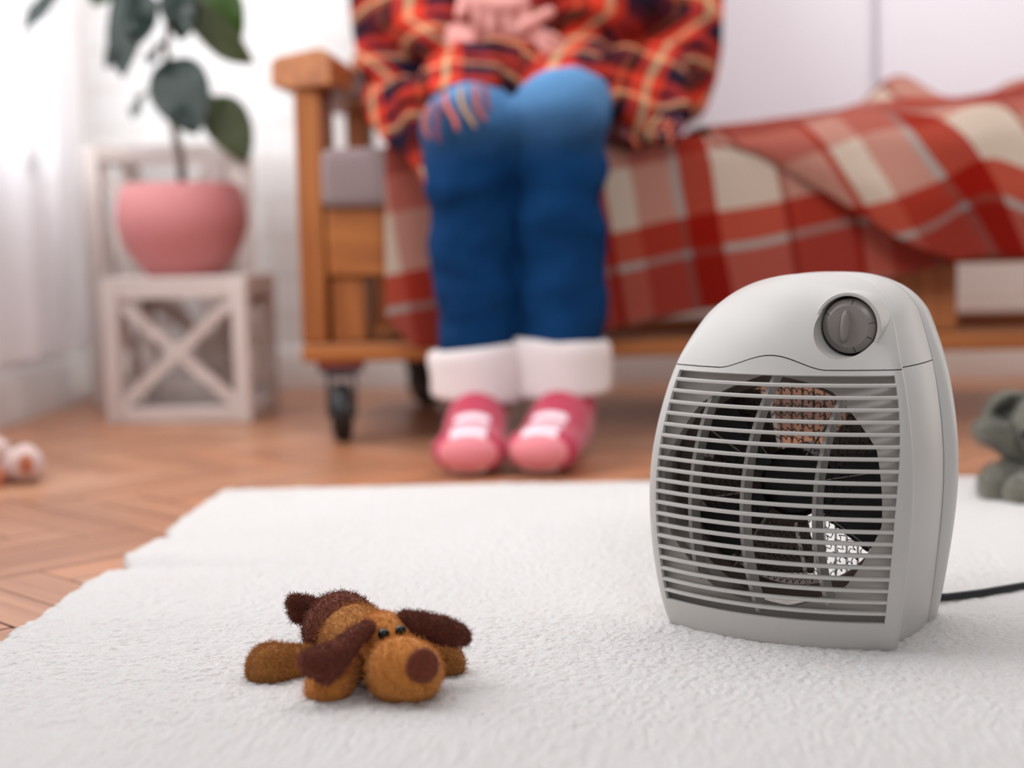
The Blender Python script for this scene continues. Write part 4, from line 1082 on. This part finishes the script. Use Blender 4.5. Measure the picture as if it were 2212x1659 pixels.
leaf(A_(310, -20, 2.41), A_(296, 98, 2.39), .062, (.2, -.85, .6), M_LEAF, .010, .08, st(10))
leaf(A_(380, -30, 2.42), A_(394, 86, 2.40), .068, (.35, -.8, .45), M_LEAF, .010, .1, st(0))
leaf(A_(352, 92, 2.47), A_(316, 142, 2.46), .034, (-.6, -.7, .2), M_LEAF, .004, .1, st(90))
leaf(A_(310, 204, 2.47), A_(286, 256, 2.46), .036, (-.6, -.7, .3), M_LEAF, .004, .1, A_(352, 176, 2.49))
leaf(A_(150, -40, 2.45), A_(48, 66, 2.43), .040, (.1, -.6, .75), M_LEAF, .006, .1, A_(330, -90, 2.49))
leaf(A_(200, -80, 2.47), A_(58, 20, 2.45), .045, (.0, -.2, .95), M_LEAF, .006, .1, A_(335, -110, 2.49))
leaf(A_(240, -60, 2.5), A_(200, 12, 2.5), .05, (.3, -.8, .2), M_LEAF3, .006, .1, st(-60))
leaf(A_(300, -180, 2.5), A_(200, -60, 2.46), .09, (-.2, -.5, .8), M_LEAF, .010, .1, st(-130))
leaf(A_(400, -180, 2.5), A_(520, -60, 2.46), .09, (.2, -.5, .8), M_LEAF, .010, .1, st(-130))
leaf(A_(350, -160, 2.52), A_(370, -320, 2.50), .09, (.1, -.9, .3), M_LEAF, .010, .1, st(-145))

# ------------------------------------------------------------------ plush toys at the edges
M_GRY = mat('grey_green_plush', lin(126, 122, 108), .95, .25, 300, .8, 500, sheen=.6, spec=.1, bdist=.003)
M_GRD = mat('dark_ear_lining', lin(58, 56, 46), .95, .2, 300, .6, 500, spec=.1)
GT = thing('plush_toy', 'grey-green plush toy with a big round ear sitting on the rug', 'toy', (.455, 1.60, .006))
gto = Vector(GT.location)
def gp_(name, lumps, m, vox=.003, f=0):
    o = part(name, blob(name, lumps, vox, 5, gto), [m, m], GT, 180)
    if f: fur(o, f, .004, .0005, brown=.002)
    return o
gp_('body', [[sp(2290, 985, 1.62, .040), sp(2275, 1040, 1.615, .046)], [sp(2222, 985, 1.60, .018), sp(2270, 1010, 1.61, .036)]], M_GRY, f=2500)
gp_('head', [[sp(2262, 915, 1.598, .036), sp(2240, 930, 1.580, .028)]], M_GRY, f=2500)
ec = A_(2180, 901, 1.612)
er = MB(); er.lathe([(.0005, .004), (.016, .003), (.0225, -.001), (.0262, -.006), (.0285, -.004), (.0290, .001), (.0265, .006), (.018, .009), (.0005, .010)], 40, (0, 0, 0), 'Y')
eo = part('ear', er, M_GRY, GT, 180); eo.location = ec-gto; eo.rotation_euler = (.15, 0, .25)
eo.data.materials.append(M_GRY); fur(eo, 1500, .003, .0005, brown=.002)
li = part('ear_lining', MB().lathe([(.0005, .0035), (.0165, .0022), (.0215, -.0016)], 32, (0, 0, 0), 'Y'), M_GRD, eo, 180)
gp_('ear', [[(A_(2290, 850, 1.63), (.03, .012, .03))]], M_GRY)
gp_('arm', [[sp(2130, 929, 1.575, .0125), sp(2168, 940, 1.58, .0140)], [sp(2168, 942, 1.58, .0145), sp(2218, 972, 1.59, .019)]], M_GRY, f=2000)
gp_('leg', [[sp(2225, 1015, 1.60, .021), sp(2160, 1050, 1.575, .0200)], [sp(2160, 1047, 1.575, .0215), sp(2152, 1062, 1.57, .0165)]], M_GRY, f=2000)
gp_('leg', [[sp(2240, 1045, 1.58, .024), sp(2206, 1066, 1.55, .0205)]], M_GRY, f=1500)
me = bpy.data.meshes.new('eye'); b_ = bmesh.new(); bmesh.ops.create_uvsphere(b_, u_segments=16, v_segments=12, radius=.006); b_.to_mesh(me); b_.free()
part('eye', me, M_EYE, GT, 180).location = A_(2217, 938, 1.5505)-gto

M_PK = mat('pale_pink_plush', lin(232, 204, 198), .95, .1, 300, .6, 500, sheen=.5, spec=.1, bdist=.003)
M_WH = mat('white_plush', lin(236, 232, 230), .95, .06, 300, .6, 500, sheen=.5, spec=.1, bdist=.003); M_OR = mat('terracotta_plush', lin(196, 122, 92), .95, .1, 300, .5, 500, spec=.1)
LT = thing('plush_toy', 'pale pink and white plush toy lying on the parquet', 'toy', (-.775, 1.83, 0))
lto = Vector(LT.location)
def lp_(name, lumps, m): return part(name, blob(name, lumps, .003, 5, lto), m, LT, 180)
lp_('body', [[sp(-70, 1000, 1.84, .042), sp(8, 1008, 1.83, .026)]], M_WH)
lp_('head', [[sp(-150, 975, 1.85, .045)]], M_PK)
lp_('arm', [[sp(-40, 965, 1.82, .018), sp(-8, 972, 1.81, .017)]], M_PK)
lp_('leg', [[sp(15, 1010, 1.82, .019), sp(55, 1000, 1.81, .0225)], [sp(55, 985, 1.81, .016), sp(62, 1005, 1.81, .020)], [sp(74, 1036, 1.82, .006), sp(70, 1010, 1.815, .012)]], M_PK)
lp_('foot_pad', [[(A_(56, 1003, 1.788), (.0105, .004, .0135))]], M_OR)
lp_('leg', [[sp(-60, 1030, 1.80, .02), sp(-15, 1034, 1.79, .017)]], M_OR)
